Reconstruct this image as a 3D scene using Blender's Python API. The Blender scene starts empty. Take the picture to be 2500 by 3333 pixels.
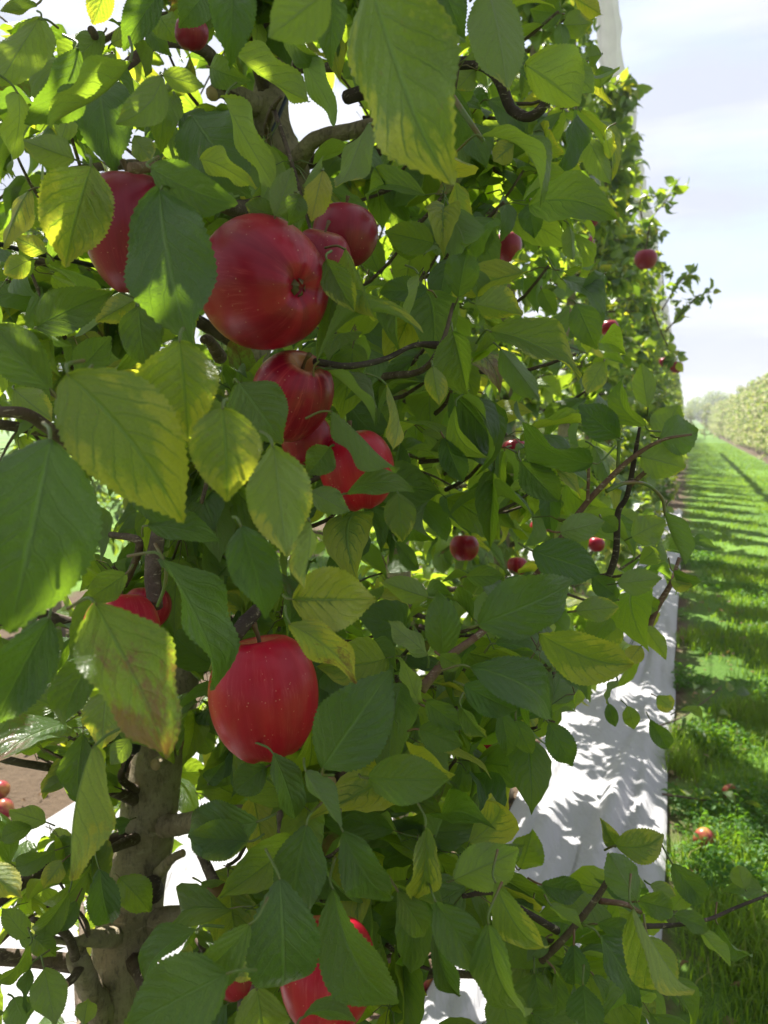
import bpy, math, random
import numpy as np
from mathutils import Vector, Matrix, noise as mnoise

S = bpy.context.scene
COL = S.collection
rad = math.radians
random.seed(7)
RNG = np.random.default_rng(11)

# ------------------------------------------------------------------ camera
PITCH, YAW, CAMZ = rad(7.0), rad(22.1), 1.5
FPX, CXP, CYP = 2411.0, 1250.0, 1666.5
cam = bpy.data.cameras.new('camera')
cam_ob = bpy.data.objects.new('camera', cam)
COL.objects.link(cam_ob)
cam_ob.location = (0, 0, CAMZ)
cam_ob.rotation_euler = (rad(90) - PITCH, 0, 0)
cam.sensor_fit = 'VERTICAL'
cam.sensor_height = 36.0
cam.lens = FPX / 3333.0 * 36.0
cam.clip_start, cam.clip_end = 0.02, 2000.0
cam.dof.use_dof = True
cam.dof.focus_distance = 0.60
cam.dof.aperture_fstop = 12.0
S.camera = cam_ob

# ------------------------------------------------------------------ exposure, sky, sun
S.view_settings.view_transform = 'Standard'
S.view_settings.look = 'None'
S.view_settings.gamma = 1.0
S.view_settings.exposure = 1.5
SUN_EL, SUN_AZ = rad(55), rad(-27)          # azimuth clockwise from +Y (the view direction)
world = bpy.data.worlds.new('World')
S.world = world
world.use_nodes = True
wn, wl = world.node_tree.nodes, world.node_tree.links
wn.clear()
w_out = wn.new('ShaderNodeOutputWorld')
w_bg = wn.new('ShaderNodeBackground')
w_bg.inputs['Strength'].default_value = 0.088
w_sky = wn.new('ShaderNodeTexSky')
w_sky.sky_type = 'NISHITA'
w_sky.sun_disc = False
w_sky.sun_elevation = SUN_EL
w_sky.sun_rotation = SUN_AZ
w_sky.dust_density = 2.0
w_tc = wn.new('ShaderNodeTexCoord')
w_map = wn.new('ShaderNodeMapping')
w_map.inputs['Scale'].default_value = (1.0, 1.0, 3.2)
w_map.inputs['Location'].default_value = (0.35, 0.1, 0.3)
w_n = wn.new('ShaderNodeTexNoise')
w_n.inputs['Scale'].default_value = 1.7
w_n.inputs['Detail'].default_value = 7.0
w_n.inputs['Roughness'].default_value = 0.55
w_r = wn.new('ShaderNodeValToRGB')
w_r.color_ramp.elements[0].position = 0.18
w_r.color_ramp.elements[1].position = 0.42
w_mix = wn.new('ShaderNodeMix')
w_mix.data_type = 'RGBA'
w_n2 = wn.new('ShaderNodeTexNoise')
w_n2.inputs['Scale'].default_value = 1.1
w_n2.inputs['Detail'].default_value = 6.0
w_map2 = wn.new('ShaderNodeMapping')
w_map2.inputs['Scale'].default_value = (1.0, 1.0, 6.0)
w_map2.inputs['Location'].default_value = (1.9, 0.6, 0.35)
w_r2 = wn.new('ShaderNodeValToRGB')
w_r2.color_ramp.elements[0].position = 0.42
w_r2.color_ramp.elements[0].color = (3.0, 3.2, 3.8, 1)
w_r2.color_ramp.elements[1].position = 0.60
w_r2.color_ramp.elements[1].color = (4.9, 4.95, 5.15, 1)
wl.new(w_tc.outputs['Generated'], w_map2.inputs['Vector'])
wl.new(w_map2.outputs['Vector'], w_n2.inputs['Vector'])
wl.new(w_n2.outputs['Fac'], w_r2.inputs['Fac'])
wl.new(w_r2.outputs['Color'], w_mix.inputs['B'])
wl.new(w_tc.outputs['Generated'], w_map.inputs['Vector'])
wl.new(w_map.outputs['Vector'], w_n.inputs['Vector'])
wl.new(w_n.outputs['Fac'], w_r.inputs['Fac'])
wl.new(w_r.outputs['Color'], w_mix.inputs['Factor'])
wl.new(w_sky.outputs['Color'], w_mix.inputs['A'])
# sky colour brightened ahead of the camera, dimmed behind to cut fill on leaves
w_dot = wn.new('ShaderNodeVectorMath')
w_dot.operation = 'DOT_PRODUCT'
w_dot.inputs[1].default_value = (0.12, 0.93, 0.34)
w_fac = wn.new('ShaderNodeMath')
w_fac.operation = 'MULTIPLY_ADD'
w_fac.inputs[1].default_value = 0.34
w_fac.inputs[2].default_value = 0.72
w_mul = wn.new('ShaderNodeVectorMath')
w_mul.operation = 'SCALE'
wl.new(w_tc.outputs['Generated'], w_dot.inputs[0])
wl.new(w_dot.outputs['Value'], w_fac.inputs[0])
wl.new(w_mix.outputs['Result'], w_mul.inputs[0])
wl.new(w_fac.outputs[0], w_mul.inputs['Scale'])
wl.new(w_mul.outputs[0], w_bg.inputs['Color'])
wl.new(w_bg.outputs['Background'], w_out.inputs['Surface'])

sun = bpy.data.lights.new('sun', 'SUN')
sun.energy = 5.0
sun.angle = rad(0.55)
sun.color = (1.0, 0.95, 0.86)
sun_ob = bpy.data.objects.new('sun', sun)
COL.objects.link(sun_ob)
sdir = Vector((math.sin(SUN_AZ) * math.cos(SUN_EL), math.cos(SUN_AZ) * math.cos(SUN_EL), math.sin(SUN_EL)))
sun_ob.rotation_euler = sdir.to_track_quat('Z', 'Y').to_euler()
sun_ob.location = sdir * 60

S.render.engine = 'CYCLES'
S.cycles.use_denoising = True
S.cycles.max_bounces = 8
S.cycles.diffuse_bounces = 4
S.cycles.glossy_bounces = 3
S.cycles.transmission_bounces = 5
S.cycles.sample_clamp_indirect = 8.0
S.cycles.caustics_reflective = False
S.cycles.caustics_refractive = False

# ------------------------------------------------------------------ frames of reference
CAM = np.array([0.0, 0.0, CAMZ])
FWD = np.array([0, math.cos(PITCH), -math.sin(PITCH)])
UPV = np.array([0, math.sin(PITCH), math.cos(PITCH)])
RGT = np.array([1.0, 0, 0])
RDIR = np.array([math.sin(YAW), math.cos(YAW), 0])
RLAT = np.array([math.cos(YAW), -math.sin(YAW), 0])
ROWLAT = -0.63

def at(px, py, d):
    """world point seen at a pixel of the full-size photo, d metres along the view axis"""
    return CAM + d * (FWD + RGT * ((px - CXP) / FPX) - UPV * ((py - CYP) / FPX))

def proj(P):
    P = np.atleast_2d(P)
    q = P - CAM
    z = q @ FWD
    zz = np.where(np.abs(z) < 1e-4, 1e-4, z)
    return CXP + FPX * (q @ RGT) / zz, CYP - FPX * (q @ UPV) / zz, z

def rw(L, lat, z):
    """row coordinates: L metres along the row, lat metres to its right of the camera"""
    return RDIR * L + RLAT * lat + np.array([0, 0, z])

PS = 1659.0 / 1250.0
POFF = {1: (0, 0), 2: (1250, 0), 3: (0, 800), 4: (1250, 800), 5: (0, 1650), 6: (1250, 1650), 7: (0, 2450), 8: (1250, 2450)}
def pan(p, x, y):
    return POFF[p][0] + x / PS, POFF[p][1] + y / PS

# ------------------------------------------------------------------ tags and linking
def tag(o, label=None, cat=None, group=None, kind=None):
    if label: o['label'] = label
    if cat: o['category'] = cat
    if group: o['group'] = group
    if kind: o['kind'] = kind
    return o

def empty(name, loc):
    o = bpy.data.objects.new(name, None)
    o.empty_display_size = 0.1
    o.location = Vector(loc)
    COL.objects.link(o)
    return o

def link(name, me, parent=None, loc=None):
    o = bpy.data.objects.new(name, me)
    if loc is not None: o.location = Vector(loc)
    COL.objects.link(o)
    if parent is not None: o.parent = parent
    return o

def fast_mesh(name, V, F, mats, uv=None, lv=None, midx=None, smooth=True):
    """V (n,3), F (m,4) int quads; uv (n,2) per vertex; lv (n,4) per vertex"""
    V = np.asarray(V, np.float32); F = np.asarray(F, np.int32)
    me = bpy.data.meshes.new(name)
    me.vertices.add(len(V)); me.vertices.foreach_set('co', V.ravel())
    me.loops.add(F.size); me.loops.foreach_set('vertex_index', F.ravel())
    me.polygons.add(len(F))
    me.polygons.foreach_set('loop_start', np.arange(0, F.size, F.shape[1], dtype=np.int32))
    for m in mats: me.materials.append(m)
    if midx is not None: me.polygons.foreach_set('material_index', np.asarray(midx, np.int32))
    me.update(calc_edges=True)
    me.polygons.foreach_set('use_smooth', np.full(len(F), smooth))
    if uv is not None:
        l = me.uv_layers.new(name='UVMap')
        l.data.foreach_set('uv', np.asarray(uv, np.float32)[F.ravel()].ravel())
    if lv is not None:
        a = me.attributes.new('lv', 'FLOAT_COLOR', 'POINT')
        a.data.foreach_set('color', np.asarray(lv, np.float32).ravel())
    return me

# ------------------------------------------------------------------ materials
class NT:
    def __init__(s, name):
        s.m = bpy.data.materials.new(name); s.m.use_nodes = True
        s.t = s.m.node_tree; s.t.nodes.clear()
        s.out = s.t.nodes.new('ShaderNodeOutputMaterial')
    def n(s, typ, **kw):
        x = s.t.nodes.new('ShaderNode' + typ)
        for k, v in kw.items():
            setattr(x, k, v)
        return x
    def set(s, sock, v):
        if hasattr(v, 'is_linked') or isinstance(v, bpy.types.NodeSocket): s.t.links.new(v, sock)
        elif isinstance(v, (tuple, list)) and len(v) == 3 and sock.type == 'RGBA': sock.default_value = (*v, 1)
        else: sock.default_value = v
    def math(s, op, a, b=None, c=None, clamp=False):
        x = s.n('Math', operation=op); x.use_clamp = clamp
        s.set(x.inputs[0], a)
        if b is not None: s.set(x.inputs[1], b)
        if c is not None: s.set(x.inputs[2], c)
        return x.outputs[0]
    def sstep(s, x, lo, hi):
        m = s.n('MapRange', interpolation_type='SMOOTHSTEP')
        s.set(m.inputs['Value'], x); m.inputs['From Min'].default_value = lo; m.inputs['From Max'].default_value = hi
        return m.outputs['Result']
    def mix(s, f, a, b, blend='MIX'):
        x = s.n('Mix', data_type='RGBA', blend_type=blend)
        s.set(x.inputs['Factor'], f); s.set(x.inputs['A'], a); s.set(x.inputs['B'], b)
        return x.outputs['Result']
    def noise(s, vec, scale, detail=3.0, rough=0.5, dist=0.0):
        x = s.n('TexNoise')
        if vec is not None: s.set(x.inputs['Vector'], vec)
        x.inputs['Scale'].default_value = scale; x.inputs['Detail'].default_value = detail
        x.inputs['Roughness'].default_value = rough; x.inputs['Distortion'].default_value = dist
        return x.outputs['Fac']
    def mapping(s, vec, scale=(1, 1, 1), loc=(0, 0, 0)):
        x = s.n('Mapping'); s.set(x.inputs['Vector'], vec)
        x.inputs['Scale'].default_value = scale
        s.set(x.inputs['Location'], loc)
        return x.outputs['Vector']
    def combine(s, x, y, z):
        c = s.n('CombineXYZ')
        for i, v in enumerate((x, y, z)): s.set(c.inputs[i], v)
        return c.outputs[0]
    def bump(s, h, strength=0.3, dist=0.001, normal=None):
        b = s.n('Bump'); s.set(b.inputs['Height'], h)
        b.inputs['Strength'].default_value = strength; b.inputs['Distance'].default_value = dist
        if normal is not None: s.set(b.inputs['Normal'], normal)
        return b.outputs['Normal']
    def principled(s, color, rough=0.5, spec=0.5, normal=None, **kw):
        p = s.n('BsdfPrincipled')
        s.set(p.inputs['Base Color'], color); s.set(p.inputs['Roughness'], rough)
        p.inputs['Specular IOR Level'].default_value = spec
        if normal is not None: s.set(p.inputs['Normal'], normal)
        for k, v in kw.items(): s.set(p.inputs[k], v)
        return p.outputs[0]
    def done(s, shader):
        s.t.links.new(shader, s.out.inputs['Surface']); return s.m

def leaf_material(name='apple_leaf', detail=True, pale=0.0, trans=0.54):
    T = NT(name)
    uvn = T.n('UVMap'); sep = T.n('SeparateXYZ'); T.set(sep.inputs[0], uvn.outputs[0])
    u = sep.outputs[0]
    v = T.math('MULTIPLY_ADD', sep.outputs[1], 2.0, -1.0)
    av = T.math('ABSOLUTE', v)
    at_ = T.n('Attribute', attribute_name='lv')
    sc = T.n('SeparateColor'); T.set(sc.inputs[0], at_.outputs['Color'])
    rnd, yel, blo = sc.outputs[0], sc.outputs[1], sc.outputs[2]
    off = T.math('MULTIPLY', rnd, 37.0)
    lvec = T.combine(T.math('MULTIPLY_ADD', u, 1.0, off), T.math('MULTIPLY', v, 0.32), off)
    n1 = T.noise(lvec, 3.2, 4.0, 0.6, 0.3)
    vm = None
    if detail:
        # midrib and side veins
        q = T.math('MULTIPLY_ADD', av, -0.30, u)
        q = T.math('MULTIPLY_ADD', T.math('MULTIPLY', av, av), -0.06, q)
        side = T.math('MULTIPLY', T.math('GREATER_THAN', v, 0.0), 0.43)
        warp = T.math('MULTIPLY', T.math('SUBTRACT', T.noise(lvec, 5.0, 2.0), 0.5), 0.13)
        q = T.math('MULTIPLY_ADD', T.math('ADD', q, warp), 7.0, T.math('ADD', side, rnd))
        fr = T.math('ABSOLUTE', T.math('SUBTRACT', T.math('FRACT', q), 0.5))
        vein = T.math('MULTIPLY', T.sstep(fr, 0.435, 0.490), T.sstep(av, 1.0, 0.55))
        rib = T.sstep(av, 0.065, 0.02)
        vm = T.math('MAXIMUM', T.math('MULTIPLY', vein, 0.75), rib)
    # yellowing creeps in from the tip and the margin
    g = T.math('MULTIPLY_ADD', yel, 1.6, -0.2)
    g = T.math('MULTIPLY_ADD', T.math('SUBTRACT', u, 0.5), 0.5, g)
    g = T.math('MULTIPLY_ADD', T.math('SUBTRACT', n1, 0.5), 1.2, g)
    g = T.math('MULTIPLY_ADD', T.math('SUBTRACT', av, 0.5), 0.40, g)
    if detail:
        g = T.math('MULTIPLY_ADD', T.math('SUBTRACT', T.noise(lvec, 22.0, 4.0, 0.7), 0.5), 0.35, g)
        g = T.math('MULTIPLY_ADD', T.sstep(fr, 0.36, 0.48), -0.16, g)
        g = T.math('MULTIPLY_ADD', T.sstep(av, 0.2, 0.0), -0.14, g)
    ym = T.sstep(g, 0.38, 0.66)
    ym = T.math('MAXIMUM', ym, T.math('MULTIPLY', yel, 0.5))
    top = T.mix(rnd, (0.020, 0.056, 0.026), (0.078, 0.132, 0.044))
    top = T.mix(T.math('MULTIPLY', n1, 0.4), top, (0.06, 0.15, 0.02))
    top = T.mix(ym, top, T.mix(T.noise(lvec, 9.0, 3.0, 0.6), (0.17, 0.25, 0.035), (0.35, 0.37, 0.06)))
    und = T.mix(rnd, (0.15, 0.22, 0.095), (0.22, 0.29, 0.14))
    und = T.mix(ym, und, (0.40, 0.40, 0.09))
    tra = T.mix(rnd, (0.24, 0.43, 0.022), (0.54, 0.70, 0.035))
    tra = T.mix(ym, tra, (0.70, 0.70, 0.04))
    if detail:
        top = T.mix(T.math('MULTIPLY', vm, 0.55), top, (0.20, 0.31, 0.09))
        und = T.mix(T.math('MULTIPLY', vm, 0.6), und, (0.34, 0.40, 0.20))
        tra = T.mix(T.math('MULTIPLY', vm, 0.55), tra, (0.13, 0.25, 0.02))
        # blotches of rust and scorch
        n2 = T.noise(T.mapping(lvec, (1, 1.4, 1), (3.1, 1.7, 0.4)), 4.2, 6.0, 0.68, 0.4)
        b = T.math('MULTIPLY_ADD', blo, 1.3, -0.25)
        b = T.math('MULTIPLY_ADD', T.math('SUBTRACT', u, 0.5), 0.55, b)
        b = T.math('MULTIPLY_ADD', T.math('SUBTRACT', n2, 0.5), 1.7, b)
        bm = T.sstep(T.math('MULTIPLY_ADD', T.math('SUBTRACT', T.noise(lvec, 38.0, 3.0, 0.7), 0.5), 0.7, b), 0.40, 0.85)
        n3 = T.noise(lvec, 26.0, 3.0, 0.7)
        spots = T.math('MULTIPLY', T.sstep(T.noise(T.mapping(lvec, (1, 1, 1), (7, 2, 1)), 15.0, 2.0), 0.70, 0.76),
                       T.math('MAXIMUM', T.math('MULTIPLY', yel, 1.2), blo), clamp=True)
        brown = T.mix(n3, (0.16, 0.06, 0.045), (0.30, 0.18, 0.13))
        bm = T.math('MAXIMUM', T.math('MULTIPLY', bm, 0.85), T.math('MULTIPLY', spots, 0.6))
        top = T.mix(bm, top, brown); und = T.mix(bm, und, brown)
        tra = T.mix(bm, tra, (0.30, 0.12, 0.03))
        vor = T.n('TexVoronoi', feature='DISTANCE_TO_EDGE')
        T.set(vor.inputs['Vector'], lvec); vor.inputs['Scale'].default_value = 46.0
        ret = T.sstep(vor.outputs['Distance'], 0.0, 0.12)
        h = T.math('MULTIPLY_ADD', vm, -1.0, T.math('MULTIPLY', ret, 0.16))
        h = T.math('MULTIPLY_ADD', T.math('COSINE', T.math('MULTIPLY', q, 6.2832)), 0.16, h)
        tra = T.mix(T.math('MULTIPLY', T.math('SUBTRACT', 1.0, ret), 0.22), tra, (0.12, 0.25, 0.02))
        und_n = T.noise(lvec, 7.0, 2.0)
        h = T.math('MULTIPLY_ADD', und_n, 1.6, h)
        nrm = T.bump(h, 0.6, 0.0022)
        rough = T.math('MULTIPLY_ADD', n1, 0.26, 0.20)
    else:
        nrm = None; rough = 0.42
    geo = T.n('NewGeometry')
    back = geo.outputs['Backfacing']
    base = T.mix(back, top, und)
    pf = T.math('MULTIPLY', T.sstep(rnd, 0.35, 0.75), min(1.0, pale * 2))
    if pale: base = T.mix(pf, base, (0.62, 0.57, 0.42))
    rough = T.math('MULTIPLY_ADD', back, 0.25, rough)
    p = T.principled(base, rough, 0.72, nrm)
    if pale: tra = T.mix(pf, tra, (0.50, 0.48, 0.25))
    tr = T.n('BsdfTranslucent'); T.set(tr.inputs['Color'], tra)
    if nrm is not None: T.set(tr.inputs['Normal'], nrm)
    ms = T.n('MixShader'); T.set(ms.inputs[0], T.math('MULTIPLY_ADD', rnd, 0.26, trans - 0.15))
    T.t.links.new(p, ms.inputs[1]); T.t.links.new(tr.outputs[0], ms.inputs[2])
    return T.done(ms.outputs[0])

def stalk_material():
    T = NT('leaf_stalk')
    tc = T.n('TexCoord')
    n = T.noise(tc.outputs['Object'], 35.0, 2.0)
    return T.done(T.principled(T.mix(T.sstep(n, 0.4, 0.7), (0.10, 0.15, 0.035), (0.16, 0.09, 0.045)), 0.5, 0.4))

def bark_material(name, c1, c2, c3, scale=1.0):
    T = NT(name)
    tc = T.n('TexCoord'); o = tc.outputs['Object']
    a = T.noise(o, 14 * scale, 6.0, 0.65, 0.4)
    b = T.noise(T.mapping(o, (1, 1, 3.5)), 42 * scale, 5.0, 0.7)
    c = T.noise(o, 4 * scale, 3.0)
    col = T.mix(T.sstep(a, 0.35, 0.65), c1, c2)
    col = T.mix(T.math('MULTIPLY', T.sstep(c, 0.48, 0.68), 0.55), col, c3)
    len_ = T.math('MULTIPLY', T.sstep(b, 0.57, 0.66), 0.65)
    col = T.mix(len_, col, (0.42, 0.36, 0.27))
    fine = T.noise(T.mapping(o, (1, 1, 0.35)), 150 * scale, 4.0, 0.7)
    col = T.mix(T.math('MULTIPLY', T.sstep(fine, 0.48, 0.7), 0.55), col, (0.05, 0.04, 0.03))
    h = T.math('ADD', T.math('MULTIPLY', b, 0.6), T.math('ADD', a, T.math('MULTIPLY', fine, 0.5)))
    return T.done(T.principled(col, 0.8, 0.25, T.bump(h, 1.0, 0.007 / scale)))

def apple_material(name, streak=0.5, yellow=0.2, dark=0.0, c1=(0.20, 0.004, 0.022), c2=(0.32, 0.007, 0.030)):
    T = NT(name)
    tc = T.n('TexCoord'); o = tc.outputs['Object']
    oi = T.n('ObjectInfo'); off = T.math('MULTIPLY', oi.outputs['Random'], 19.0)
    sx = T.n('SeparateXYZ'); T.set(sx.inputs[0], o)
    flat = T.combine(sx.outputs[0], sx.outputs[1], 0.0)
    nv = T.n('VectorMath', operation='NORMALIZE'); T.set(nv.inputs[0], flat)
    s2 = T.n('SeparateXYZ'); T.set(s2.inputs[0], nv.outputs[0])
    svec = T.combine(T.math('ADD', s2.outputs[0], off), s2.outputs[1], T.math('MULTIPLY', sx.outputs[2], 3.0))
    st = T.noise(svec, 6.5, 5.0, 0.7, 0.2)
    st2 = T.noise(svec, 2.0, 2.0)
    oo = T.combine(T.math('ADD', T.math('MULTIPLY', sx.outputs[0], 26.0), off), T.math('MULTIPLY', sx.outputs[1], 26.0), T.math('MULTIPLY', sx.outputs[2], 26.0))
    big = T.noise(oo, 0.9, 2.0)
    col = T.mix(T.sstep(st2, 0.3, 0.7), c1, c2)
    col = T.mix(T.math('MULTIPLY', T.sstep(st, 0.50, 0.72), streak), col, (0.52, 0.06, 0.07))
    mot = T.math('MULTIPLY', T.sstep(T.noise(svec, 22.0, 4.0, 0.75), 0.50, 0.75), T.sstep(T.noise(oo, 1.4, 2.0), 0.40, 0.65))
    col = T.mix(T.math('MULTIPLY', mot, 0.45), col, (0.60, 0.13, 0.14))
    ymask = T.math('ADD', T.math('MULTIPLY_ADD', big, 1.1, T.math('MULTIPLY', st, 0.5)), yellow - 0.55)
    col = T.mix(T.math('MULTIPLY', T.sstep(ymask, 0.55, 0.95), 0.85), col, (0.55, 0.36, 0.07))
    # stem cavity stays paler
    vl = T.n('VectorMath', operation='LENGTH'); T.set(vl.inputs[0], flat)
    cav = T.math('MULTIPLY', T.sstep(T.math('MULTIPLY_ADD', st, -0.008, vl.outputs['Value']), 0.013, 0.004), T.math('GREATER_THAN', sx.outputs[2], 0.0))
    col = T.mix(T.math('MULTIPLY', cav, 0.6), col, (0.50, 0.30, 0.10))
    if dark: col = T.mix(dark, col, (0.20, 0.02, 0.05))
    vo = T.n('TexVoronoi', feature='F1'); T.set(vo.inputs['Vector'], oo); vo.inputs['Scale'].default_value = 8.5
    vo.inputs['Randomness'].default_value = 0.9
    sz = T.noise(oo, 6.0, 1.0)
    dot = T.sstep(T.math('MULTIPLY_ADD', sz, -0.10, vo.outputs['Distance']), 0.062, 0.015)
    col = T.mix(T.math('MULTIPLY', dot, 0.5), col, (0.66, 0.38, 0.28))
    fn = T.noise(oo, 3.0, 4.0, 0.6)
    rough = T.math('MULTIPLY_ADD', fn, 0.20, 0.22)
    nrm = T.bump(T.math('MULTIPLY_ADD', dot, 0.3, T.noise(oo, 9.0, 3.0)), 0.08, 0.0008)
    p = T.principled(col, rough, 0.32, nrm, **{'Subsurface Weight': 0.0, 'Coat Weight': 0.0})
    return T.done(p)

def plain(name, col, rough=0.6, spec=0.4, var=0.25, scale=30.0, bump=0.0):
    T = NT(name)
    tc = T.n('TexCoord')
    n = T.noise(tc.outputs['Object'], scale, 4.0, 0.6)
    c = T.mix(T.math('MULTIPLY', n, var * 2), col, tuple(x * 0.45 for x in col))
    return T.done(T.principled(c, rough, spec, T.bump(n, bump, 0.002) if bump else None))

def blade_material(name, c1, c2, tr):
    T = NT(name)
    a = T.n('Attribute', attribute_name='lv'); sc = T.n('SeparateColor'); T.set(sc.inputs[0], a.outputs['Color'])
    col = T.mix(sc.outputs[0], c1, c2)
    col = T.mix(sc.outputs[1], col, (0.30, 0.25, 0.11))
    t = T.n('BsdfTranslucent'); T.set(t.inputs['Color'], T.mix(sc.outputs[0], tr, (tr[0] * 1.4, tr[1] * 1.2, tr[2])))
    ms = T.n('MixShader'); ms.inputs[0].default_value = 0.45
    T.t.links.new(T.principled(col, 0.5, 0.35), ms.inputs[1]); T.t.links.new(t.outputs[0], ms.inputs[2])
    return T.done(ms.outputs[0])

def ground_material():
    T = NT('orchard_ground')
    tc = T.n('TexCoord'); o = tc.outputs['Object']
    a = T.noise(o, 2.2, 5.0, 0.65); b = T.noise(o, 40.0, 5.0, 0.7); c = T.noise(o, 0.35, 3.0)
    soil = T.mix(b, (0.055, 0.038, 0.024), (0.16, 0.115, 0.075))
    turf = T.mix(b, (0.035, 0.085, 0.012), (0.10, 0.20, 0.03))
    turf = T.mix(T.sstep(c, 0.4, 0.65), turf, (0.13, 0.24, 0.035))
    at_ = T.n('Attribute', attribute_name='lv'); sc = T.n('SeparateColor'); T.set(sc.inputs[0], at_.outputs['Color'])
    m = T.sstep(T.math('ADD', sc.outputs[0], T.math('MULTIPLY', T.math('SUBTRACT', a, 0.5), 0.9)), 0.35, 0.6)
    col = T.mix(m, soil, turf)
    return T.done(T.principled(col, 0.9, 0.2, T.bump(T.math('ADD', b, a), 0.7, 0.03)))

def sheet_material():
    T = NT('white_woven_fabric')
    tc = T.n('TexCoord'); o = tc.outputs['Object']
    d = T.noise(o, 3.0, 6.0, 0.7); e = T.noise(T.mapping(o, (9, 1.0, 1)), 5.0, 4.0, 0.65)
    wv = T.n('TexWave', wave_type='BANDS', bands_direction='X'); T.set(wv.inputs['Vector'], o); wv.inputs['Scale'].default_value = 160.0
    col = T.mix(T.math('MULTIPLY', T.sstep(d, 0.48, 0.75), 0.30), (0.40, 0.40, 0.42), (0.27, 0.25, 0.22))
    wr = T.noise(o, 9.0, 3.0, 0.6, 0.5)
    h = T.math('ADD', T.math('MULTIPLY', e, 1.0), T.math('MULTIPLY_ADD', wr, 0.6, T.math('MULTIPLY', wv.outputs['Fac'], 0.04)))
    return T.done(T.principled(col, 0.48, 0.4, T.bump(h, 0.7, 0.02)))

M_LEAF = leaf_material()
M_LEAFMID = leaf_material('apple_leaf_small', detail=False, trans=0.36)
M_LEAFGLARE = leaf_material('glare_apple_leaf', detail=False, pale=0.5)  # whitish glare of the far hedge put into the leaf colour as cream
M_STALK = stalk_material()
M_BARK = bark_material('apple_bark', (0.23, 0.18, 0.12), (0.40, 0.34, 0.24), (0.24, 0.21, 0.125))
M_TWIG = bark_material('twig_bark', (0.075, 0.052, 0.038), (0.15, 0.115, 0.085), (0.10, 0.06, 0.045), 2.5)
M_REDTWIG = bark_material('young_shoot_bark', (0.13, 0.065, 0.045), (0.22, 0.14, 0.10), (0.17, 0.10, 0.08), 2.5)
M_DARKTWIG = bark_material('dark_shoot_bark', (0.035, 0.025, 0.022), (0.07, 0.05, 0.042), (0.05, 0.032, 0.028), 2.5)
M_CUT = plain('cut_wood', (0.55, 0.40, 0.24), 0.8, 0.2, 0.4, 120.0, 0.4)
M_APPLE = apple_material('red_apple_skin', 0.16, -0.10)
M_APPLE_B = apple_material('scarlet_apple_skin', 0.2, -0.12, 0.0, (0.33, 0.005, 0.022), (0.46, 0.009, 0.030))
M_APPLE_S = apple_material('striped_apple_skin', 0.75, 0.12)
M_APPLE_D = apple_material('dusky_apple_skin', 0.25, 0.0, 0.5)
M_APPLE_F = apple_material('fallen_apple_skin', 0.8, 0.42, 0.35)
M_STEM = plain('apple_stem', (0.16, 0.10, 0.05), 0.7, 0.3, 0.4, 80.0)
M_CALYX = plain('apple_calyx', (0.20, 0.17, 0.09), 0.85, 0.2, 0.5, 200.0)
M_GROUND = ground_material()
M_SHEET = sheet_material()
M_GRASS = blade_material('grass_blade', (0.05, 0.115, 0.014), (0.15, 0.24, 0.03), (0.26, 0.46, 0.02))
M_CLOVER = blade_material('weed_leaf', (0.04, 0.12, 0.02), (0.09, 0.19, 0.04), (0.16, 0.38, 0.02))
M_LITTER = blade_material('dead_leaf', (0.22, 0.13, 0.07), (0.34, 0.25, 0.15), (0.25, 0.15, 0.04))
M_WIRE = plain('black_wire', (0.015, 0.015, 0.017), 0.5, 0.5, 0.2, 60.0)
M_BLUEWIRE = plain('blue_wire', (0.02, 0.03, 0.07), 0.45, 0.5, 0.2, 60.0)
def net_material():
    T = NT('grey_net_cloth'); tc = T.n('TexCoord')
    n = T.noise(tc.outputs['Object'], 6.0, 4.0)
    c = T.mix(n, (0.62, 0.60, 0.66), (0.84, 0.82, 0.88))
    t = T.n('BsdfTranslucent'); T.set(t.inputs['Color'], c); ms = T.n('MixShader'); ms.inputs[0].default_value = 0.4
    T.t.links.new(T.principled(c, 0.85, 0.2, T.bump(n, 0.5, 0.03)), ms.inputs[1]); T.t.links.new(t.outputs[0], ms.inputs[2])
    return T.done(ms.outputs[0])
M_NET = net_material()
M_NECRO = plain('withered_leaf', (0.20, 0.11, 0.05), 0.8, 0.3, 0.5, 60.0, 0.4)

# ------------------------------------------------------------------ shape helpers
def nrmz(a):
    a = np.asarray(a, float)
    return a / (np.linalg.norm(a, axis=-1, keepdims=True) + 1e-12)

def resample(pts, n):
    """Catmull-Rom through pts (rows may carry a radius as an extra column)"""
    p = np.asarray(pts, float)
    if len(p) == 2:
        t = np.linspace(0, 1, n)[:, None]
        return p[0] * (1 - t) + p[1] * t
    q = np.vstack([2 * p[0] - p[1], p, 2 * p[-1] - p[-2]])
    out = []
    for s in np.linspace(0, len(p) - 1 - 1e-6, n):
        i = int(s); t = s - i
        a, b, c, d = q[i], q[i + 1], q[i + 2], q[i + 3]
        out.append(0.5 * (2 * b + (c - a) * t + (2 * a - 5 * b + 4 * c - d) * t * t + (3 * b - a - 3 * c + d) * t ** 3))
    return np.array(out)

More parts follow.
